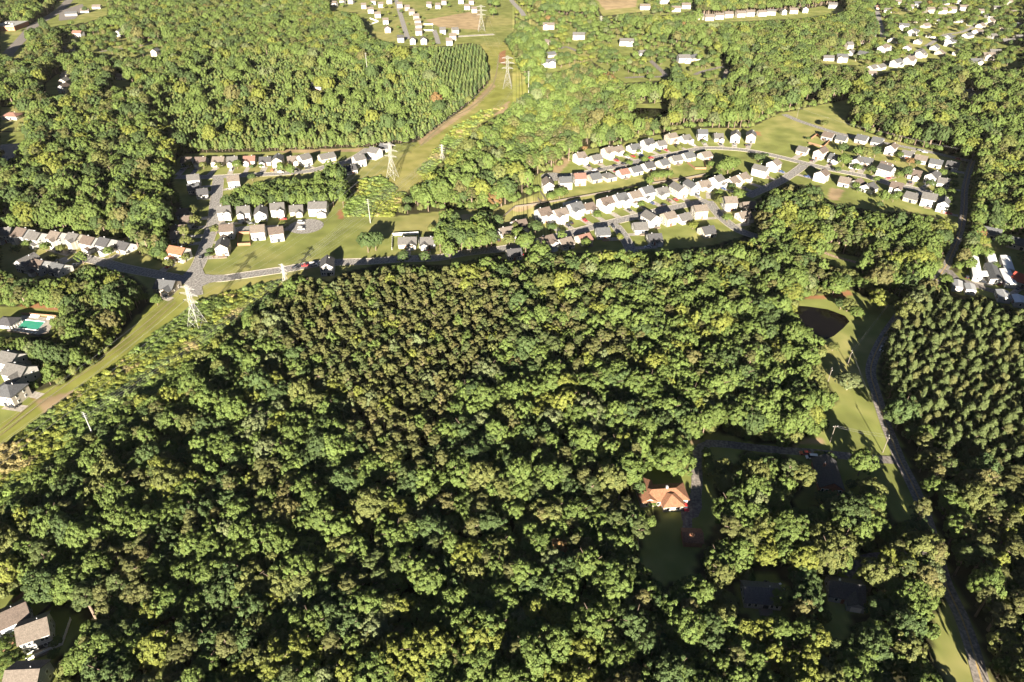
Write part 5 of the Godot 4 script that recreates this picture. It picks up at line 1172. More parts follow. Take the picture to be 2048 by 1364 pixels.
	park(car, "parked_car", Vector3(106.3, 0.03, -569.3), 0.46, "blue", "blue car on driveway of house fifth from left, the cul-de-sac north row")
	park(car, "parked_car", Vector3(129.0, 0.03, -581.2), 0.46, "red", "red car on driveway of house seventh from left, the cul-de-sac north row")
	park(car, "parked_car", Vector3(154.3, 0.03, -594.3), 0.49, "white", "white car on driveway of house ninth from left, the cul-de-sac north row")
	park(car, "parked_car", Vector3(164.9, 0.03, -598.2), 0.00, "grey", "grey car on driveway of house tenth from left, the cul-de-sac north row")
	park(car, "parked_car", Vector3(178.2, 0.03, -596.0), -0.00, "black", "dark car on driveway of house eleventh from left, the cul-de-sac north row")
	park(car, "parked_car", Vector3(189.6, 0.03, -595.0), -0.27, "grey", "grey car on driveway of house twelfth from left, the cul-de-sac north row")
	park(car, "parked_car", Vector3(201.6, 0.03, -593.7), -0.39, "black", "dark car on driveway of house thirteenth from left, the cul-de-sac north row")
	park(car, "parked_car", Vector3(37.7, 0.03, -511.3), -3.02, "black", "dark car on driveway of house second from left, the cul-de-sac south row")
	park(car, "parked_car", Vector3(80.5, 0.03, -531.3), -2.65, "red", "red car on driveway of house sixth from left, the cul-de-sac south row")
	park(car, "parked_car", Vector3(90.7, 0.03, -536.8), -2.65, "white", "white car on driveway of house seventh from left, the cul-de-sac south row")
	park(car, "parked_car", Vector3(113.7, 0.03, -551.6), -2.57, "brown", "brown car on driveway of house ninth from left, the cul-de-sac south row")
	park(car, "parked_car", Vector3(127.6, 0.03, -560.4), -2.68, "red", "red car on driveway of house tenth from left, the cul-de-sac south row")
	park(car, "parked_car", Vector3(37.3, 0.03, -432.6), 0.52, "black", "dark car on driveway of house fourth from left, the long street north row")
	park(car, "parked_car", Vector3(49.1, 0.03, -440.5), 0.51, "red", "red car on driveway of house fifth from left, the long street north row")
	park(car, "parked_car", Vector3(81.2, 0.03, -457.6), 0.49, "black", "dark car on driveway of house eighth from left, the long street north row")
	park(car, "parked_car", Vector3(91.0, 0.03, -461.8), 0.49, "grey", "grey car on driveway of house ninth from left, the long street north row")
	park(car, "parked_car", Vector3(134.0, 0.03, -482.1), 0.35, "grey", "grey car on driveway of house thirteenth from left, the long street north row")
	park(car, "parked_car", Vector3(161.0, 0.03, -492.0), 0.77, "grey", "grey car on driveway of house fifteenth from left, the long street north row")
	park(car, "parked_car", Vector3(171.7, 0.03, -497.5), 0.72, "grey", "grey car on driveway of house sixteenth from left, the long street north row")
	park(car, "parked_car", Vector3(209.5, 0.03, -530.9), 0.83, "blue", "blue car on driveway of house nineteenth from left, the long street north row")
	park(car, "parked_car", Vector3(41.3, 0.03, -414.9), -2.63, "grey", "grey car on driveway of house fourth from left, the long street south row")
	park(car, "parked_car", Vector3(84.9, 0.03, -401.2), -1.45, "white", "white car on driveway of house eighth from left, the long street south row")
	park(car, "parked_car", Vector3(109.6, 0.03, -449.0), -2.65, "blue", "blue car on driveway of house tenth from left, the long street south row")
	park(car, "parked_car", Vector3(-64.7, 0.03, -393.9), 0.06, "grey", "grey car on driveway of house first from left, the big lawn pair")
	park(car, "parked_car", Vector3(-52.0, 0.03, -394.3), 0.06, "red", "red car on driveway of house second from left, the big lawn pair")
	park(car, "parked_car", Vector3(243.6, 0.03, -556.2), -0.75, "grey", "grey car on driveway of house second from left, the lots beside the field")
	park(car, "parked_car", Vector3(282.7, 0.03, -527.3), -0.80, "blue", "blue car on driveway of house third from left, the eastern middle row")
	park(car, "parked_car", Vector3(286.7, 0.03, -517.6), -0.91, "red", "red car on driveway of house fourth from left, the eastern middle row")
	park(car, "parked_car", Vector3(307.7, 0.03, -502.8), -0.78, "white", "white car on driveway of house sixth from left, the eastern middle row")
	park(car, "parked_car", Vector3(225.9, 0.03, -521.0), -2.32, "blue", "blue car on driveway of house first from left, the eastern lower row")
	park(car, "parked_car", Vector3(283.4, 0.03, -496.1), 2.55, "white", "white car on driveway of house fifth from left, the eastern lower row")
	park(car, "parked_car", Vector3(299.2, 0.03, -452.3), 1.05, "red", "red car on driveway of house eighth from left, the eastern lower row")
	park(car, "parked_car", Vector3(284.0, 0.03, -347.2), -0.86, "grey", "grey car on driveway of house third from left, the trailer park")
	park(car, "parked_car", Vector3(64.6, 0.22, -184.7), 0.1, "red", "bright red car under the eaves at the right end of the orange roofed house")
	park(van, "parked_van", Vector3(-138.0, 0.23, -426.7), 1.6, "white", "white van standing on the turning circle beside the big lawn")
	park(van, "parked_van", Vector3(-140.5, 0.23, -436.8), 1.5, "white", "white pickup at the far edge of the turning circle by the big lawn")
	car.free()
	van.free()
	fence([-74.6, -397.7, -77.1, -417.7, -60.6, -419.9, -57.7, -399.1], 1.9, M.white_fence, "white panel fence round the yard of the lone lawn house")
	fence([36.2, -460.7, 35.8, -466.7, 46.2, -473.8, 48.9, -459.0], 1.9, M.white_fence, "white panel fence round a square back yard on the long street")
	fence([-172.2, -403.3, -177.2, -419.9, -170.0, -420.6], 1.9, M.wood_fence, "left half of the wooden fence round the square yard by the big lawn")
	fence([-170.0, -420.6, -164.5, -404.0, -172.2, -403.3], 1.9, M.wood_fence, "right half of the wooden fence round the square yard by the big lawn")
	fence([260.0, -609.9, 268.7, -620.8, 269.4, -604.6], 1.8, M.wood_fence, "wooden fence behind the brown roofed meadow house")
	fence([253.7, -598.0, 262.4, -587.7, 276.0, -607.2], 1.8, M.wood_fence, "rust coloured fence below the meadow garden")
	fence([140.1, -550.6, 143.6, -537.2, 152.2, -537.2, 154.2, -552.9], 1.8, M.wood_fence, "reddish wooden fence round a back yard on the upper cul-de-sac")
	fence([13.3, -466.7, 30.5, -472.9, 48.9, -481.1, 83.3, -496.1, 93.5, -503.0], 1.3, M.grey_fence, "long dark fence along the ditch between the two house rows")
	fence([105.3, -506.9, 127.5, -515.0, 148.8, -525.4], 1.3, M.grey_fence, "eastern run of the dark ditch fence")
	fence([20.5, -491.4, 24.2, -474.7], 1.6, M.grey_fence, "dark yard fence at the western end of the cul-de-sac row")
	fence([-162.1, -143.6, -160.4, -146.8, -149.9, -144.1], 1.8, M.wood_fence, "reddish wooden fence at the edge of the bottom left woods")
	fence([-151.6, -137.5, -149.2, -142.8], 1.4, M.grey_fence, "grey fence behind the blue grey corner house")
	fence([-155.4, -125.0, -152.5, -130.0], 1.8, M.wood_fence, "orange wooden fence between two bottom left houses")
	fence([-146.3, -123.7, -138.4, -129.0, -140.2, -137.7], 1.4, M.white_fence, "pale fence round the yard of the tan roofed corner house")
	fence([-248.3, -406.1, -244.8, -416.2], 1.6, M.wood_fence, "lattice fence beside the white garden shed")
	fence([-258.7, -304.8, -239.8, -300.1, -236.7, -303.4], 1.4, M.grey_fence, "dark railing along the near side of the pool deck")
	fence([-261.3, -321.8, -241.3, -318.8], 1.4, M.wood_fence, "low wooden fence behind the pool loungers")
	fence([-350.6, -472.9, -341.3, -470.3], 1.6, M.white_fence, "white fence right of the house at the edge of the western woods, far run")
	fence([-347.7, -462.4, -337.1, -461.5], 1.6, M.white_fence, "white fence right of the house at the edge of the western woods, near run")
	fence([-130.3, -1133.4, -117.0, -1133.4, -112.8, -1088.3, -125.7, -1088.3], 1.8, M.white_fence, "white yard fence in the far white estate")
	fence([-218.3, -1181.9, -201.4, -1157.2, -210.3, -1133.4], 1.8, M.white_fence, "white yard fence at the left block of the far estate")
	fence([18.3, -478.3, 25.5, -454.7], 1.3, M.grey_fence, "thin dark fence between garden plots")
	fence([-6.4, -445.6, 2.1, -463.3, 13.3, -466.7], 1.3, M.grey_fence, "dark fence round the western garden plots")

# ------------------------------------------------------------------ trees
var crowns := {}
var trunks := {}

func leaf_at(v: PackedVector3Array, n: PackedVector3Array, c: PackedColorArray, ix: PackedInt32Array, p: Vector3, nrm: Vector3, s: float, col: Color, up: Vector3) -> void:
	var u := nrm.cross(Vector3(rng.randf() - 0.5, rng.randf() - 0.5, rng.randf() - 0.5)).normalized() * s
	var w := nrm.cross(u) * rng.randf_range(0.6, 0.95)
	var k := v.size()
	var shade := (nrm + up).normalized()
	v.append(p - u - w * 0.35)
	v.append(p + w)
	v.append(p + u - w * 0.2)
	v.append(p - w * 0.9 + nrm * s * 0.3)
	for i in 4:
		n.append(shade)
		c.append(col)
	for i in [0, 1, 2, 0, 2, 3]: ix.append(k + i)

func make_crown(shape: String, r: float, h: float, clumps: int, leaves: int, clump_r: float, leaf: float, seed_n: int) -> ArrayMesh:
	# crown from y = 0 (lowest leaves) to y = h: leaf sized faces gathered into clumps on an uneven envelope
	rng.seed = seed_n
	var bump := FastNoiseLite.new()
	bump.seed = seed_n
	bump.frequency = 0.55
	var v := PackedVector3Array()
	var n := PackedVector3Array()
	var c := PackedColorArray()
	var ix := PackedInt32Array()
	for i in clumps:
		var p: Vector3
		var out: Vector3
		var cr := clump_r * rng.randf_range(0.7, 1.3)
		var a := i * 2.39996 + rng.randf_range(-0.35, 0.35)
		if shape == "broad":
			var y := 1.0 - 1.45 * (i + 0.5) / clumps
			var q := sqrt(maxf(0.0, 1 - y * y))
			var d := Vector3(cos(a) * q, y, sin(a) * q)
			var e := 0.84 + 0.55 * bump.get_noise_3dv(d * 2.6) + rng.randf_range(-0.2, 0.1)
			p = Vector3(d.x * r * e, h * 0.5 + d.y * h * 0.5 * e, d.z * r * e)
			out = Vector3(d.x, d.y * 1.1 + 0.15, d.z).normalized()
		elif shape == "pine":
			# whorls of flat tufts round an open, rounded top
			var f := sqrt((i + 0.5) / clumps)
			var q := pow(f, 0.8) * r * (0.72 + 0.38 * bump.get_noise_2d(a * 3.0, f * 5.0) + rng.randf_range(-0.12, 0.2))
			p = Vector3(cos(a) * q, h * (1.0 - pow(f, 1.7)) + rng.randf_range(-0.4, 0.3), sin(a) * q)
			out = Vector3(cos(a) * f * 0.8, 0.75, sin(a) * f * 0.8).normalized()
		else:
			# a pointed cone of tufts
			var f := (i + 0.5) / clumps
			var q := pow(f, 0.75) * r * rng.randf_range(0.7, 1.1)
			p = Vector3(cos(a) * q, h * (1.0 - f) + rng.randf_range(-0.2, 0.2), sin(a) * q)
			out = Vector3(cos(a), 0.55, sin(a)).normalized()
		var tone := rng.randf_range(0.74, 1.28)
		var warm := rng.randf_range(-0.07, 0.07)
		for k in leaves:
			var d := Vector3(rng.randfn(), rng.randfn(), rng.randfn()).normalized()
			if d.dot(out) < -0.15: d -= out * 2.0 * d.dot(out)
			var flatten := 0.7 if shape != "broad" else 0.85
			var lp := p + Vector3(d.x, d.y * flatten, d.z) * cr * rng.randf_range(0.55, 1.05)
			var t := tone * rng.randf_range(0.86, 1.14)
			leaf_at(v, n, c, ix, lp, (d + out * 0.5 + Vector3(rng.randfn(), rng.randfn(), rng.randfn()) * 0.42).normalized(), leaf * rng.randf_range(0.6, 1.45), Color(t * (1 + warm), t, t * (1 - warm)), out * 0.35)
	var arr := []
	arr.resize(Mesh.ARRAY_MAX)
	arr[Mesh.ARRAY_VERTEX] = v
	arr[Mesh.ARRAY_NORMAL] = n
	arr[Mesh.ARRAY_COLOR] = c
	arr[Mesh.ARRAY_INDEX] = ix
	var m := ArrayMesh.new()
	m.add_surface_from_arrays(Mesh.PRIMITIVE_TRIANGLES, arr)
	return m

func make_trunk(h: float, crown_low: float, r: float, spread: float, limbs: int, seed_n: int) -> ArrayMesh:
	rng.seed = seed_n
	var st := begin()
	var top := Vector3(rng.randf_range(-0.4, 0.4), h * 0.86, rng.randf_range(-0.4, 0.4))
	beam(st, Vector3.ZERO, Vector3(0, crown_low, 0), r, r * 0.72, 7)
	beam(st, Vector3(0, crown_low, 0), top, r * 0.72, r * 0.18, 6)
	for i in limbs:
		var a := TAU * i / limbs + rng.randf_range(-0.4, 0.4)
		var y := lerpf(crown_low, h * 0.75, rng.randf())
		var b := Vector3(0, y, 0)
		var e := Vector3(cos(a) * spread * 0.75, y + spread * rng.randf_range(0.3, 0.7), sin(a) * spread * 0.75)
		beam(st, b, e, r * 0.4, r * 0.12, 5)
	return done(st)

# kind: [shape, crown radius, crown height, whole height, clumps, leaves, clump radius, leaf size, variants]
const KINDS := {
	"broad": ["broad", 4.2, 8.4, 11.0, 76, 62, 0.80, 0.28, 10],
	"large": ["broad", 6.4, 10.5, 13.5, 150, 64, 0.98, 0.31, 6],
	"pine": ["pine", 2.8, 6.0, 13.0, 28, 76, 0.74, 0.24, 8],
	"plantation": ["cone", 2.7, 8.5, 12.5, 44, 70, 0.8, 0.26, 6],
	"young": ["cone", 1.9, 6.0, 8.5, 34, 40, 0.7, 0.32, 4],
	"bush": ["broad", 1.3, 1.6, 1.7, 18, 44, 0.5, 0.20, 4],
}
const TINT := {
	"mid": Color(0.083, 0.119, 0.029), "yellow": Color(0.116, 0.134, 0.027), "dark": Color(0.054, 0.083, 0.027), "olive": Color(0.100, 0.114, 0.034), "silver": Color(0.104, 0.126, 0.054),
	"brown": Color(0.100, 0.097, 0.036), "pine": Color(0.083, 0.090, 0.031), "green_pine": Color(0.066, 0.087, 0.029), "rust": Color(0.15, 0.095, 0.04), "young": Color(0.086, 0.117, 0.034),
}
const TINT_WORD := {"mid": "mid green", "yellow": "yellow green", "dark": "dark green", "olive": "olive", "silver": "pale grey green", "brown": "brownish", "pine": "brown olive", "green_pine": "dull green", "rust": "rust tinged", "young": "fresh green"}

func build_kinds() -> void:
	for k in KINDS:
		var a = KINDS[k]
		crowns[k] = []
		trunks[k] = []
		for i in a[8]:
			crowns[k].append(make_crown(a[0], a[1], a[2], a[4], a[5], a[6], a[7], 100 + i * 17 + k.length() * 1000))
			trunks[k].append(make_trunk(a[3], a[3] - a[2] + 0.6, 0.028 * a[3] * (0.6 if k == "young" else 1.0), a[1], 7 if a[0] == "broad" else 5, 300 + i))

func in_any(p: Vector2, list: Array) -> bool:
	for q in list:
		if Geometry2D.is_point_in_polygon(p, q): return true
	return false

func stand(list: Array) -> PackedVector2Array: return flat(list)

# where a tree of this height would cover open ground that the photograph shows, it does not grow
func covers(p: Vector3, h: float, r: float, limit := 200) -> bool:
	var here := ground_use(p.x, p.z)
	if here > mini(60, limit) and not (limit > 200 and here == 210): return true
	for k in [0.35, 0.7, 0.97]:
		var hh: float = h * k
		var q := p + (p - EYE) * hh / (EYE.y - hh)
		if ground_use(q.x, q.z) > limit: return true
		if k == 0.7:
			var side := Vector3(-(p.z - EYE.z), 0, p.x - EYE.x).normalized() * r * 0.85
			if ground_use(q.x + side.x, q.z + side.z) > limit or ground_use(q.x - side.x, q.z - side.z) > limit: return true
	return false

func depth_of(p: Vector3) -> float: return (EYE.y - p.y) * 0.5592 - p.z * 0.829

func in_frame(p: Vector3, margin := 0.0) -> bool:
	var d := depth_of(p)
	var v := (EYE.y - p.y) * 0.829 + p.z * 0.5592
	return d > 0 and absf(p.x) < d * 0.7211 + margin and absf(v) < d * 0.4803 + margin

var woods := []

func grow(kind: String, p: Vector3, h: float, r: float, tint: String) -> void:
	woods.append([kind, p, h, r, tint, rng.randi() % 64, rng.randf() * TAU])

func broad_tint(x: float, z: float, patchy: FastNoiseLite) -> String:
	var b := patchy.get_noise_2d(x * 2.4, z * 2.4) + rng.randf_range(-0.5, 0.5)
	if b > 0.52: return "yellow"
	if b > 0.30: return "silver" if rng.randf() < 0.2 else "olive"
	if b < -0.38: return "dark"
	if rng.randf() < 0.004: return "rust"
	return "brown" if rng.randf() < 0.03 else "mid"

func trees() -> void:
	build_kinds()
	rng.seed = 21
	var patchy := FastNoiseLite.new()
	patchy.seed = 31
	patchy.frequency = 0.011
	patchy.fractal_octaves = 3
	var pine_stand := [stand([-122.6, -311.7, -105.4, -343.5, -73.6, -350.5, -40.0, -349.3, -12.1, -343.5, 1.6, -316.7, -3.3, -279.6, -14.4, -259.4, -25.8, -244.6, -28.5, -224.4, -35.3, -202.1, -50.7, -202.1, -66.7, -215.2, -71.3, -244.6, -91.1, -269.2, -110.0, -288.3])]
	var plantation := [stand([185.1, -291.3, 222.6, -327.9, 248.3, -326.3, 266.5, -312.5, 201.9, -205.7, 181.0, -189.5, 170.7, -205.7, 166.7, -217.5, 165.3, -236.7, 168.3, -258.3])]
	var east_pines := [stand([158.1, -209.3, 177.3, -187.5, 199.8, -203.5, 140.2, -105.0, 129.4, -105.0, 134.7, -127.8, 141.1, -155.5])]
	var young_stand := [stand([-286.0, -575.0, -352.4, -702.8, -355.3, -876.7, -282.9, -913.5, -149.3, -837.8, -89.4, -970.9, -49.4, -983.1, -27.7, -900.0, -24.5, -780.5, -43.2, -690.8, -79.0, -585.1, -118.3, -570.1, -196.0, -562.8])]
	var dark_pines := [stand([-92.2, -966.9, -49.5, -985.4, -27.4, -890.8, -24.2, -772.4, -36.4, -713.1, -63.0, -740.8, -93.6, -848.0])]
	var belts := [stand([-195.3, -453.0, -197.2, -474.7, -182.6, -485.7, -155.5, -493.3, -135.1, -501.0, -117.8, -487.6, -115.1, -464.1, -132.8, -457.3, -160.0, -455.6]), stand([-143.0, -503.0, -140.3, -525.4, -130.3, -523.3, -124.4, -503.0]), stand([-44.2, -397.7, -45.4, -428.2, -39.7, -436.0, -28.7, -417.7, -20.8, -439.2, -12.8, -413.3, -12.4, -397.7, -25.9, -392.3])]
	# the woods, on a jittered grid out to a little beyond the frame
	var step := 5.1
	var z0 := -98.0
	var j := 0
	while z0 > -1545.0:
		j += 1
		step = 5.1 if z0 > -420 else 6.6
		z0 -= step
		var big := 1.0 if z0 > -420 else 1.22
		var wide := (200 * 0.5592 - z0 * 0.829) * 0.7211 + 75
		var cols := int(wide / step)
		for i in range(-cols, cols + 1):
			var x := (i + (0.5 if j & 1 else 0.0)) * step + rng.randf_range(-1.7, 1.7)
			var z := z0 + rng.randf_range(-1.7, 1.7)
			var q := Vector2(x, z)
			var p := Vector3(x, 0, z)
			var kind := "broad"
			var tint := ""
			var share := patchy.get_noise_2d(x, z)
			if in_any(q, pine_stand) or in_any(q, plantation) or in_any(q, dark_pines): continue
			elif in_any(q, young_stand):
				if rng.randf() < 0.9: continue
			elif in_any(q, east_pines): kind = "pine" if rng.randf() < 0.6 else "broad"
			elif share > 0.26: kind = "pine" if rng.randf() < 0.4 else "broad"
			elif rng.randf() < 0.05: kind = "pine"
			var h := 0.0
			var r := 0.0
			if kind == "pine":
				h = rng.randf_range(11.5, 16.0) * big
				r = rng.randf_range(2.8, 4.2) * big
				tint = "pine" if rng.randf() < 0.66 else "green_pine" if rng.randf() < 0.85 else "brown"
			else:
				h = rng.randf_range(8.5, 14.0) * big
				r = rng.randf_range(2.9, 4.7) * big
				tint = broad_tint(x, z, patchy)
				if rng.randf() < 0.16 * big:
					kind = "large"
					h = rng.randf_range(12.5, 17.0) * big
					r = rng.randf_range(4.8, 6.8) * big
				elif rng.randf() < 0.05:
					continue
			var use := ground_use(p.x, p.z)
			var limit := 200
			if use == 210:
				if rng.randf() < 0.66: continue
				kind = "broad"
				h = rng.randf_range(6.0, 10.0)
				r = rng.randf_range(3.0, 5.0)
				tint = broad_tint(x, z, patchy)
				limit = 250
			elif ground_use(p.x + 1, p.z - h * 2.6) == 220 or ground_use(p.x + 1, p.z - h * 1.6) == 220 or ground_use(p.x, p.z - h * 0.8) == 220:
				h *= 0.42
				r = minf(r, 3.0)
				if kind == "large": kind = "broad"
			elif is_meadow(p.x + 1, p.z - h * 3.2) or is_meadow(p.x + 1, p.z - h * 2.2) or is_meadow(p.x + 1, p.z - h * 1.4) or is_meadow(p.x, p.z - h * 0.7):
				# young growth along the mown corridor
				h *= 0.5
				r = minf(r, 3.4)
				if kind == "large": kind = "broad"
			if not covers(p, h, r, limit): grow(kind, p, h, r, tint)
			elif kind != "young" and rng.randf() < 0.8:
				# lower growth along the edge of a clearing
				h = rng.randf_range(4.0, 7.0)
				r = rng.randf_range(1.8, 2.8)
				if not covers(p, h, r): grow("broad", p, h, r, broad_tint(x, z, patchy))
			if ground_use(p.x, p.z) < 60 and (ground_use(p.x, p.z + 6.0) > 60 or ground_use(p.x, p.z + 11.0) > 60) and z > -1150:
				# leafy undergrowth down the sunny side of the wood's edge
				for k in 2:
					var u := p + Vector3(rng.randf_range(-2.6, 2.6), 0, rng.randf_range(0.5, 4.5))
					if ground_use(u.x, u.z) == 0: grow("bush", u, rng.randf_range(2.6, 4.6), rng.randf_range(1.7, 2.8), "mid" if rng.randf() < 0.6 else "olive")
	for s in pine_stand: planted(s, "pine", 4.7, 4.7, 1.5, Vector2(11.5, 15.0), Vector2(2.3, 3.2), ["pine", "pine", "pine", "pine", "green_pine", "brown"], 0.14)
	for s in plantation: planted(s, "plantation", 4.7, 4.2, 1.15, Vector2(10.5, 14.5), Vector2(2.3, 3.3), ["green_pine", "green_pine", "green_pine", "pine"], 0.02)
	for s in dark_pines: planted(s, "plantation", 4.6, 4.2, 0.8, Vector2(10.0, 13.0), Vector2(2.0, 2.6), ["green_pine", "dark", "young"], 0.0)
	done_stands = dark_pines
	for s in young_stand: planted(s, "young", 3.9, 3.7, 1.1, Vector2(7.0, 10.5), Vector2(1.7, 2.5), ["young", "young", "young", "mid", "olive", "dark"], 0.03)
	for b in belts:
		var lo := Vector2(1e9, 1e9)
		var hi := -lo
		for v in b:
			lo = lo.min(v)
			hi = hi.max(v)
		var y := lo.y
		while y < hi.y:
			var x := lo.x
			while x < hi.x:
				var q := Vector2(x + rng.randf_range(-1.5, 1.5), y + rng.randf_range(-1.5, 1.5))
				if Geometry2D.is_point_in_polygon(q, b): grow("broad", Vector3(q.x, 0, q.y), rng.randf_range(9.0, 13.0), rng.randf_range(2.8, 4.2), "mid" if rng.randf() < 0.7 else "dark")
				x += 5.2
			y += 5.2
	plant_woods()
	yard_trees()
	scrub()

func planted(area: PackedVector2Array, kind: String, row: float, along: float, jitter: float, hs: Vector2, rs: Vector2, tints: Array, broad_share: float) -> void:
	# rows slanting across the stand
	var mid := Vector2.ZERO
	for v in area: mid += v / area.size()
	var turn := 1.12 if kind == "plantation" else 0.62 if kind == "pine" else 0.3
	for i in range(-120, 121):
		for j in range(-140, 141):
			var q := mid + Vector2(i * row + rng.randf_range(-jitter, jitter), (j + (0.5 if i & 1 else 0.0)) * along + rng.randf_range(-jitter, jitter)).rotated(turn)
			if not Geometry2D.is_point_in_polygon(q, area): continue
			if kind == "young" and in_any(q, done_stands): continue
			var p := Vector3(q.x, 0, q.y)
			var h := rng.randf_range(hs.x, hs.y)
			var r := rng.randf_range(rs.x, rs.y)
			var k := kind
			var tint: String = tints[rng.randi() % tints.size()]
			if rng.randf() < broad_share:
				k = "broad"
				r = rng.randf_range(3.0, 4.6)
				tint = ["mid", "olive", "yellow", "silver"][rng.randi() % 4]
			if not covers(p, h, r): grow(k, p, h, r, tint)

var done_stands := []

func crown_material(tint: String) -> Material:
	if not M.has("crown_" + tint): M["crown_" + tint] = leaf_mat(TINT[tint])
	return M["crown_" + tint]

func single_tree(called: String, t: Array, label: String, category: String, group: String) -> void:
	var a = KINDS[t[0]]
	var n: int = t[5] % a[8]
	var o := base(called, t[1], t[6])
	tag(o, label, category, group)
	var s := Vector3(t[3] / a[1], t[2] / a[3], t[3] / a[1])
	var tr := piece("trunk", trunks[t[0]][n], M.pale_bark if t[4] == "silver" else M.bark, o)
	tr.scale = s
	var cr := piece("crown", crowns[t[0]][n], crown_material(t[4]), o, Vector3(0, (a[3] - a[2]) * s.y, 0))
	cr.scale = s

func in_words(n: int) -> String:
	var ones := ["", "one", "two", "three", "four", "five", "six", "seven", "eight", "nine", "ten", "eleven", "twelve", "thirteen", "fourteen", "fifteen", "sixteen", "seventeen", "eighteen", "nineteen"]
	var tens := ["", "", "twenty", "thirty", "forty", "fifty", "sixty", "seventy", "eighty", "ninety"]
	if n < 20: return ones[n]
	if n < 100: return tens[n / 10] + ("-" + ones[n % 10] if n % 10 else "")
	return ones[n / 100] + " hundred" + (" " + in_words(n % 100) if n % 100 else "")

func placed_by(p: Vector3) -> String:
	# where it stands, told from the nearest landmark
	var best = null
	var d := 1e9
	for l in landmarks:
		var e: float = Vector2(p.x - l[1], p.z - l[2]).length()
		if e < d:
			d = e
			best = l
	var off := Vector2(p.x - best[1], p.z - best[2])
	var words := []
	var dx := int(round(absf(off.x)))
	var dz := int(round(absf(off.y)))
	if dx > 1: words.append("%s m %s" % [in_words(dx), "right" if off.x > 0 else "left"])
	if dz > 1: words.append("%s m %s" % [in_words(dz), "nearer" if off.y > 0 else "beyond"])
	return "%s of %s" % [", ".join(words) if words else "beside", best[0]] if dz <= 1 else "%s %s" % [", ".join(words), best[0]]

func short_label(size: String, rest_of: String) -> String:
	var full := size + " " + rest_of
	if full.replace("-", " ").split(" ").size() <= 16: return full
	if rest_of.replace("-", " ").split(" ").size() <= 16: return rest_of
	return rest_of.replace(" m ", " ")

func plant_woods() -> void:
	woods.sort_custom(func(a, b): return depth_of(a[1]) < depth_of(b[1]))
	var left := {"broad": 290, "pine": 200}
	var rest := {}
	for t in woods:
		var family := "broad" if t[0] == "broad" or t[0] == "large" else "pine"
		if t[0] != "bush" and left[family] > 0 and in_frame(t[1] + Vector3(0, t[2] * 0.75, 0), -1.0):
			left[family] -= 1
			var size: String = "large" if t[3] > 5 else "slender" if t[3] < 3.4 else "middling"
			var word: String = "broadleaf" if family == "broad" else "pine"
			single_tree("broadleaf_tree" if family == "broad" else "pine_tree", t, short_label(size, "%s %s, %s" % [TINT_WORD[t[4]], word, placed_by(t[1])]), "tree", "broadleaf trees of the near woods" if family == "broad" else "pines of the near woods")
			continue
		var key := "%s %d" % [t[0], t[5] % KINDS[t[0]][8]]
		if not rest.has(key): rest[key] = []
		rest[key].append(t)
	var roots := {}
	var about := {"bush": ["undergrowth", "leafy undergrowth along the edges of the woods"], "broad": ["broadleaf_woodland", "mixed broadleaf woodland stretching to the far estates"], "large": ["old_woodland", "big rounded broadleaf crowns scattered through the far woods"], "pine": ["pine_woodland", "brown olive pines mixed through the far woods"], "plantation": ["pine_plantation", "pine plantation in straight rows"], "young": ["young_pine_stand", "dense stand of young pointed pines beyond the upper street"]}
	for key in rest:
		var kind: String = key.split(" ")[0]
		var n := int(key.split(" ")[1])
		if not roots.has(kind): roots[kind] = tag(base(about[kind][0], Vector3.ZERO), about[kind][1], "woodland", "", "stuff")
		var a = KINDS[kind]
		for part in 2:
			var mm := MultiMesh.new()
			mm.transform_format = MultiMesh.TRANSFORM_3D
			mm.use_colors = part == 0
			mm.mesh = crowns[kind][n] if part == 0 else trunks[kind][n]
			mm.instance_count = rest[key].size()
			for i in rest[key].size():
				var t = rest[key][i]
				var b := Basis(Vector3.UP, t[6]).scaled(Vector3(t[3] / a[1], t[2] / a[3], t[3] / a[1]))
				mm.set_instance_transform(i, Transform3D(b, t[1] + Vector3(0, (a[3] - a[2]) * t[2] / a[3] if part == 0 else 0.0, 0)))
				if part == 0:
					var c: Color = TINT[t[4]]
					var v := 0.85 + 0.3 * fposmod(t[6] * 7.3, 1.0)
					mm.set_instance_color(i, Color(c.r * v, c.g * v, c.b * v))
			var o := MultiMeshInstance3D.new()
			o.name = "crown" if part == 0 else "trunk"
			o.multimesh = mm
			o.material_override = M.leaf if part == 0 else M.bark
			o.set_meta("kind", "stuff")
			roots[kind].add_child(o, true)
	print("trees ", woods.size())

func shade_tree(x: float, z: float, h: float, r: float, code: String) -> void:
	var tint: String = {"b": "mid", "d": "dark", "y": "yellow", "o": "olive", "p": "silver", "r": "rust"}[code]
	var kind := "large" if r > 4.9 else "broad"
	if h < 3: kind = "bush"
	var size := "large" if r > 4.9 else "small" if r < 3 else "medium"
	single_tree("shade_tree" if h >= 3 else "garden_bush", [kind, Vector3(x, 0, z), h, r, tint, rng.randi() % 64, rng.randf() * TAU], short_label(size, "%s %s, %s" % [TINT_WORD[tint], "yard tree" if h >= 3 else "bush", placed_by(Vector3(x, 0, z))]), "tree" if h >= 3 else "bush", "trees standing in yards and on lawns" if h >= 3 else "garden bushes")

func yard_tree_list(list: Array) -> void:
	for a in list: shade_tree(a[0], a[1], a[2], a[3], a[4])

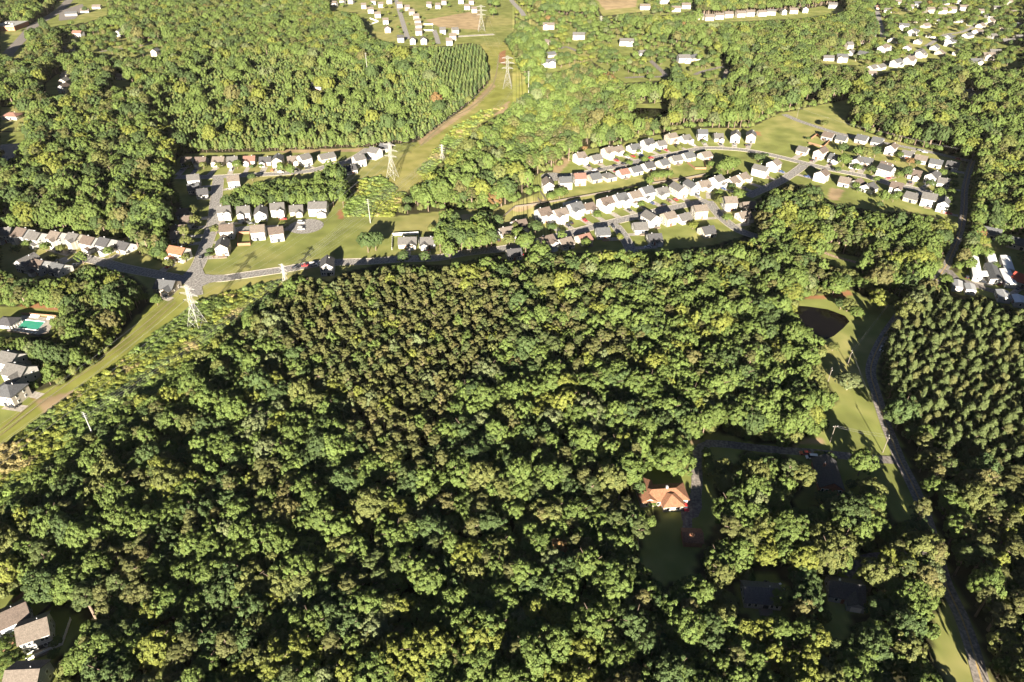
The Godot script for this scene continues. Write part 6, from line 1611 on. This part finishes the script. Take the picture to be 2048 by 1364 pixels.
func yard_trees() -> void:
	yard_tree_list([[-253.6, -538.5, 6.0, 3.2, "o"], [-241.7, -537.4, 6.0, 3.0, "o"], [-230.2, -538.5, 5.0, 3.0, "o"], [-215.6, -538.5, 7.0, 3.6, "b"], [-182.8, -540.6, 5.0, 2.4, "y"], [-205.1, -540.6, 2.5, 1.6, "d"], [-197.8, -540.6, 3.0, 2.0, "b"], [-191.6, -420.8, 6.0, 3.4, "o"], [-163.7, -429.7, 5.0, 3.0, "o"], [-149.1, -426.7, 6.0, 3.0, "o"], [-208.4, -432.0, 8.0, 3.6, "o"], [-201.2, -398.4, 9.0, 4.0, "o"], [-208.5, -413.6, 9.0, 4.0, "o"], [-196.6, -381.5, 6.0, 3.2, "o"], [-185.4, -392.4, 4.0, 2.2, "d"], [-185.6, -387.9, 3.0, 1.6, "d"], [-177.6, -526.9, 9.0, 3.0, "b"], [-168.5, -520.7, 10.0, 3.4, "b"], [-195.9, -512.7, 6.0, 3.0, "d"], [-198.7, -463.3, 8.0, 4.0, "b"], [-217.0, -450.0, 7.0, 3.0, "o"], [-88.8, -394.5, 13.0, 5.6, "d"], [-84.4, -396.8, 12.0, 5.0, "d"], [14.9, -419.5, 9.0, 4.6, "d"], [25.6, -423.8, 6.0, 3.0, "d"], [31.3, -407.5, 8.0, 2.9, "b"], [4.3, -410.0, 9.0, 4.5, "b"], [-1.7, -402.7, 8.0, 4.0, "o"], [-9.7, -431.7, 8.0, 4.0, "d"], [2.2, -421.3, 7.0, 3.0, "o"], [57.4, -446.7, 5.0, 2.6, "b"], [-16.2, -443.9, 5.0, 3.2, "d"], [68.4, -410.0, 5.0, 2.4, "y"], [-36.3, -399.2, 10.0, 4.0, "d"], [8.4, -393.3, 13.0, 5.5, "b"], [16.3, -377.6, 14.0, 6.0, "b"], [-64.5, -377.6, 9.0, 3.6, "d"], [-51.7, -377.6, 9.0, 3.6, "d"], [-37.2, -382.0, 13.0, 4.0, "b"], [57.7, -443.6, 5.0, 2.6, "b"]])
	yard_tree_list([[89.9, -462.4, 5.0, 2.6, "b"], [108.3, -515.6, 6.0, 3.4, "b"], [111.8, -516.6, 6.0, 3.4, "b"], [115.7, -517.6, 6.0, 3.4, "b"], [119.6, -518.7, 6.0, 3.4, "b"], [102.1, -502.9, 7.0, 3.0, "b"], [27.8, -475.3, 6.0, 3.6, "b"], [33.8, -478.0, 8.0, 4.2, "b"], [36.9, -481.5, 7.0, 3.6, "b"], [83.6, -484.2, 5.0, 3.0, "b"], [90.3, -488.8, 5.0, 3.0, "o"], [105.8, -550.4, 6.0, 3.0, "b"], [92.8, -543.8, 5.0, 2.6, "b"], [93.2, -564.0, 4.0, 2.0, "b"], [104.4, -572.2, 4.0, 2.0, "b"], [164.1, -597.9, 4.0, 2.4, "b"], [156.4, -539.5, 6.0, 3.0, "b"], [149.2, -514.6, 4.0, 3.0, "d"], [155.6, -516.6, 6.0, 3.0, "b"], [147.0, -469.2, 6.0, 4.0, "o"], [118.7, -428.2, 5.0, 3.6, "y"], [139.7, -581.7, 5.0, 2.4, "o"], [112.6, -496.2, 4.0, 2.5, "b"], [147.9, -481.5, 5.0, 3.0, "b"], [61.0, -584.2, 2.5, 2.0, "r"], [45.9, -399.1, 7.0, 3.0, "b"], [27.1, -424.5, 5.0, 2.4, "b"], [166.6, -527.7, 13.0, 6.4, "b"], [161.8, -527.7, 10.0, 4.5, "b"], [173.0, -536.1, 10.0, 4.5, "b"], [197.6, -553.6, 7.0, 4.2, "d"], [207.4, -564.5, 3.5, 2.0, "d"], [160.8, -475.7, 8.0, 4.2, "b"], [146.8, -467.3, 7.0, 4.0, "o"], [161.3, -495.3, 5.0, 2.8, "d"], [270.2, -611.9, 3.5, 2.6, "b"], [256.5, -607.7, 3.0, 2.0, "d"], [273.7, -575.8, 8.0, 4.0, "d"], [199.2, -548.2, 3.0, 2.4, "b"], [143.7, -438.6, 6.0, 3.6, "b"]])
	yard_tree_list([[158.2, -522.8, 5.0, 3.0, "b"], [282.9, -644.9, 5.0, 3.0, "o"], [281.5, -564.5, 9.0, 4.6, "b"], [287.8, -562.7, 9.0, 4.6, "o"], [295.6, -564.5, 9.0, 4.6, "d"], [261.7, -543.0, 10.0, 5.0, "b"], [268.7, -532.7, 6.0, 3.4, "b"], [277.6, -527.7, 6.0, 3.4, "d"], [315.1, -562.7, 5.0, 3.0, "b"], [295.3, -519.5, 5.0, 3.0, "b"], [300.4, -519.5, 9.0, 3.6, "d"], [315.9, -546.5, 6.0, 3.6, "r"], [320.7, -544.7, 5.0, 3.0, "d"], [307.9, -553.6, 4.0, 3.0, "y"], [327.6, -519.5, 7.0, 3.4, "b"], [309.0, -499.1, 6.0, 3.6, "d"], [304.0, -478.5, 9.0, 4.0, "b"], [273.7, -509.9, 5.0, 2.6, "b"], [259.7, -467.3, 11.0, 4.0, "b"], [251.7, -494.6, 6.0, 2.6, "b"], [252.1, -490.1, 4.0, 2.0, "d"], [276.0, -478.5, 6.0, 2.6, "b"], [252.9, -531.0, 4.0, 2.4, "d"], [332.4, -513.1, 6.0, 3.4, "b"], [325.0, -497.6, 6.0, 3.4, "b"], [315.7, -482.8, 6.0, 3.4, "b"], [307.4, -468.7, 6.0, 3.4, "b"], [301.1, -455.2, 6.0, 3.4, "b"], [270.1, -472.9, 6.0, 3.0, "b"], [255.5, -461.9, 5.0, 2.4, "d"], [315.4, -631.4, 9.0, 4.0, "b"], [285.7, -649.6, 5.0, 3.0, "o"], [352.1, -583.5, 4.0, 3.0, "b"], [354.7, -579.6, 5.0, 3.0, "b"], [153.0, -256.7, 8.0, 5.6, "p"], [197.5, -327.0, 11.0, 6.0, "y"], [179.8, -325.3, 7.0, 4.2, "o"], [181.6, -318.4, 6.0, 3.6, "b"], [176.8, -327.0, 6.0, 3.4, "d"], [177.7, -340.6, 12.0, 6.5, "b"]])
	yard_tree_list([[192.2, -357.1, 8.0, 4.0, "o"], [216.7, -359.1, 8.0, 5.0, "o"], [158.1, -288.2, 4.0, 3.0, "o"], [210.8, -359.1, 9.0, 4.6, "b"], [195.6, -347.3, 8.0, 4.5, "b"], [251.7, -384.6, 9.0, 4.5, "b"], [297.1, -412.3, 8.0, 4.2, "r"], [279.0, -386.8, 10.0, 5.0, "b"], [291.1, -400.3, 9.0, 4.0, "y"], [287.5, -386.8, 7.0, 3.6, "b"], [305.5, -400.3, 9.0, 5.0, "d"], [268.3, -371.1, 8.0, 4.0, "b"], [269.2, -377.9, 8.0, 4.0, "b"], [246.8, -354.5, 6.0, 3.6, "b"], [305.7, -378.8, 8.0, 4.0, "d"], [285.3, -373.0, 4.0, 3.0, "b"], [62.5, -201.0, 16.0, 7.6, "b"], [78.3, -209.5, 5.0, 2.0, "b"], [77.5, -205.2, 5.0, 2.0, "b"], [76.9, -201.5, 6.0, 2.4, "b"], [78.7, -212.9, 4.0, 1.8, "b"], [82.1, -201.5, 8.0, 3.6, "o"], [52.3, -186.1, 3.0, 2.0, "b"], [46.9, -196.4, 9.0, 3.0, "d"], [48.0, -190.9, 8.0, 2.6, "d"], [136.0, -201.9, 12.0, 5.0, "b"], [134.3, -189.5, 9.0, 4.6, "o"], [110.3, -194.1, 11.0, 4.6, "o"], [129.8, -194.9, 4.0, 2.0, "d"], [120.2, -187.3, 5.0, 3.0, "d"], [116.3, -187.3, 5.0, 3.0, "d"], [115.9, -175.9, 12.0, 5.5, "p"], [123.4, -175.9, 13.0, 5.0, "o"], [105.8, -177.3, 6.0, 3.0, "o"], [129.8, -177.3, 9.0, 4.0, "o"], [124.2, -212.3, 2.0, 2.2, "y"], [128.2, -211.9, 2.0, 2.0, "d"], [87.0, -142.9, 7.0, 3.6, "b"], [-154.3, -126.7, 5.0, 4.0, "b"], [-149.3, -121.4, 5.0, 4.0, "b"]])
	yard_tree_list([[-139.9, -129.0, 3.0, 1.8, "b"], [-138.5, -124.9, 3.0, 1.6, "b"], [-300.8, -398.3, 6.0, 2.6, "b"], [-288.1, -395.6, 6.0, 3.0, "b"], [-274.4, -378.9, 6.0, 3.4, "o"], [-277.8, -394.3, 5.0, 2.6, "o"], [-245.1, -387.8, 7.0, 3.0, "b"], [-304.8, -393.0, 5.0, 3.0, "d"], [-192.6, -331.3, 6.0, 3.0, "b"], [-203.2, -373.9, 6.0, 3.0, "o"], [-256.8, -378.9, 8.0, 3.6, "b"], [580.1, -1191.5, 9.0, 4.5, "b"], [534.0, -1066.9, 8.0, 4.0, "d"], [515.0, -989.0, 7.0, 4.0, "b"], [593.6, -1149.4, 9.0, 5.0, "b"], [600.6, -1142.7, 9.0, 5.0, "b"], [609.5, -1142.7, 9.0, 5.0, "b"], [628.3, -1163.2, 8.0, 4.0, "b"], [642.9, -1166.7, 8.0, 4.0, "b"], [657.6, -1170.1, 8.0, 4.0, "b"], [663.4, -1156.3, 8.0, 4.0, "o"], [679.9, -1163.2, 9.0, 5.0, "b"], [572.5, -1010.2, 8.0, 5.0, "b"], [611.7, -1091.1, 8.0, 4.0, "b"], [632.2, -1110.0, 7.0, 4.0, "b"], [631.4, -1072.8, 9.0, 4.4, "d"], [664.4, -1110.0, 8.0, 4.0, "b"], [679.8, -1129.4, 8.0, 4.0, "d"], [654.7, -1043.5, 9.0, 5.0, "d"], [666.6, -1037.8, 9.0, 5.0, "d"], [684.9, -1049.3, 9.0, 5.0, "d"], [611.0, -989.0, 8.0, 4.0, "y"], [614.6, -963.6, 9.0, 5.0, "d"], [591.0, -978.7, 7.0, 4.0, "b"], [534.3, -885.2, 16.0, 8.0, "b"], [510.8, -876.7, 12.0, 6.0, "b"], [488.6, -868.3, 9.0, 5.0, "b"], [464.8, -920.7, 8.0, 4.5, "b"], [446.9, -893.8, 7.0, 4.0, "d"], [456.1, -934.6, 6.0, 4.0, "b"]])
	yard_tree_list([[415.7, -902.6, 8.0, 4.5, "p"], [487.9, -934.6, 8.0, 4.0, "b"], [494.3, -929.9, 7.0, 3.4, "b"], [525.0, -958.7, 6.0, 3.0, "b"], [433.2, -902.6, 5.0, 3.0, "b"], [508.1, -1032.2, 9.0, 4.4, "d"], [537.4, -1037.8, 7.0, 4.0, "d"], [636.5, -948.9, 8.0, 4.0, "b"], [615.9, -929.9, 6.0, 4.0, "b"], [620.8, -911.6, 7.0, 4.0, "b"], [662.3, -989.0, 9.0, 4.6, "b"], [752.1, -1228.8, 10.0, 5.0, "d"], [781.9, -1228.8, 12.0, 6.0, "b"], [786.0, -1260.1, 11.0, 5.0, "b"], [676.3, -1268.1, 7.0, 3.6, "b"], [640.2, -1244.2, 7.0, 3.6, "d"], [630.4, -1268.1, 7.0, 3.6, "b"], [740.9, -1309.8, 9.0, 4.4, "b"], [762.0, -1292.9, 9.0, 5.0, "y"], [706.6, -1301.3, 9.0, 4.5, "d"], [603.9, -1252.1, 7.0, 4.0, "b"], [660.2, -1318.5, 8.0, 4.0, "b"], [652.4, -1103.6, 6.0, 3.0, "o"], [-280.3, -1283.0, 8.0, 4.0, "b"], [-223.5, -1302.2, 6.0, 3.0, "y"], [-195.2, -1219.4, 6.0, 3.0, "y"], [-176.2, -1228.2, 6.0, 3.0, "d"], [-153.5, -1130.3, 4.0, 2.0, "b"], [-164.0, -1100.8, 5.0, 2.4, "b"], [-155.2, -1065.7, 5.0, 2.4, "b"], [-199.7, -1273.5, 6.0, 3.0, "y"], [-138.5, -1255.0, 6.0, 3.6, "o"], [-104.1, -1283.0, 7.0, 3.6, "b"], [-88.2, -1237.0, 4.0, 2.0, "b"], [-78.8, -1237.0, 4.0, 2.4, "b"], [-182.4, -1193.9, 5.0, 2.6, "y"], [-108.5, -1019.9, 5.0, 2.6, "b"], [-103.0, -989.2, 5.0, 2.6, "b"], [-98.0, -1052.2, 4.0, 2.0, "y"], [-119.0, -1045.6, 4.0, 2.0, "b"]])
	yard_tree_list([[-144.5, -1079.5, 3.0, 1.6, "o"], [-236.6, -1302.2, 6.0, 3.0, "b"], [-209.4, -1273.5, 6.0, 3.0, "y"], [-29.3, -1193.9, 14.0, 6.0, "b"], [-26.3, -1273.5, 13.0, 6.0, "b"], [-36.4, -1292.5, 12.0, 5.0, "d"], [-135.2, -1177.4, 4.0, 2.0, "b"], [-493.9, -995.2, 10.0, 5.0, "p"], [-645.8, -1122.8, 8.0, 4.0, "b"], [-682.5, -1237.0, 9.0, 4.0, "d"], [-660.9, -1079.5, 18.0, 5.0, "d"], [-628.8, -1032.6, 20.0, 5.0, "d"], [-625.6, -1007.4, 19.0, 5.0, "d"], [-600.2, -989.2, 16.0, 5.0, "d"], [-605.9, -960.1, 18.0, 5.0, "d"], [-531.3, -937.9, 13.0, 6.0, "b"], [-463.5, -896.1, 13.0, 6.0, "o"]])

func scrub() -> void:
	var mms := []
	var items := [[], [], [], []]
	rng.seed = 77
	var dens := FastNoiseLite.new()
	dens.seed = 78
	dens.frequency = 0.05
	for ti in thickets.size():
		var b: PackedVector2Array = thickets[ti]
		var lo := Vector2(1e9, 1e9)
		var hi := -lo
		for v in b:
			lo = lo.min(v)
			hi = hi.max(v)
		var step := 1.25 if ti == 0 else 1.6
		var y := lo.y
		while y < hi.y:
			var x := lo.x
			while x < hi.x:
				var q := Vector2(x + rng.randf_range(-0.8, 0.8), y + rng.randf_range(-0.8, 0.8))
				var d := dens.get_noise_2d(q.x, q.y)
				if d + rng.randf() * 0.6 > (-0.3 if ti < 2 else 0.15) and Geometry2D.is_point_in_polygon(q, b): items[rng.randi() % 4].append([q, rng.randf_range(0.7, 1.25) * (1.0 + d * 0.6)])
				x += step
			y += step
	var root := tag(base("scrub", Vector3.ZERO), "thick yellow green scrub along the power line corridor", "scrub", "", "stuff")
	for n in 4:
		var mm := MultiMesh.new()
		mm.transform_format = MultiMesh.TRANSFORM_3D
		mm.use_colors = true
		mm.mesh = crowns["bush"][n]
		mm.instance_count = items[n].size()
		for i in items[n].size():
			var q: Vector2 = items[n][i][0]
			var s: float = items[n][i][1]
			mm.set_instance_transform(i, Transform3D(Basis(Vector3.UP, rng.randf() * TAU).scaled(Vector3(s, s * rng.randf_range(0.35, 0.75) * (1.5 if rng.randf() < 0.12 else 1.0), s)), Vector3(q.x, 0, q.y)))
			var patch_n := dens.get_noise_2d(q.x * 0.5 + 300, q.y * 0.5) * 3.0 + rng.randf_range(-0.5, 0.5)
			var c: Color = TINT.mid if patch_n < -0.55 else TINT.young if patch_n < 0.15 else TINT.yellow if patch_n < 1.25 else Color(0.17, 0.145, 0.06)
			var v := rng.randf_range(1.2, 1.75)
			mm.set_instance_color(i, Color(c.r * v, c.g * v, c.b * v))
		var o := MultiMeshInstance3D.new()
		o.name = "bush"
		o.multimesh = mm
		o.material_override = M.leaf
		o.set_meta("kind", "stuff")
		root.add_child(o, true)
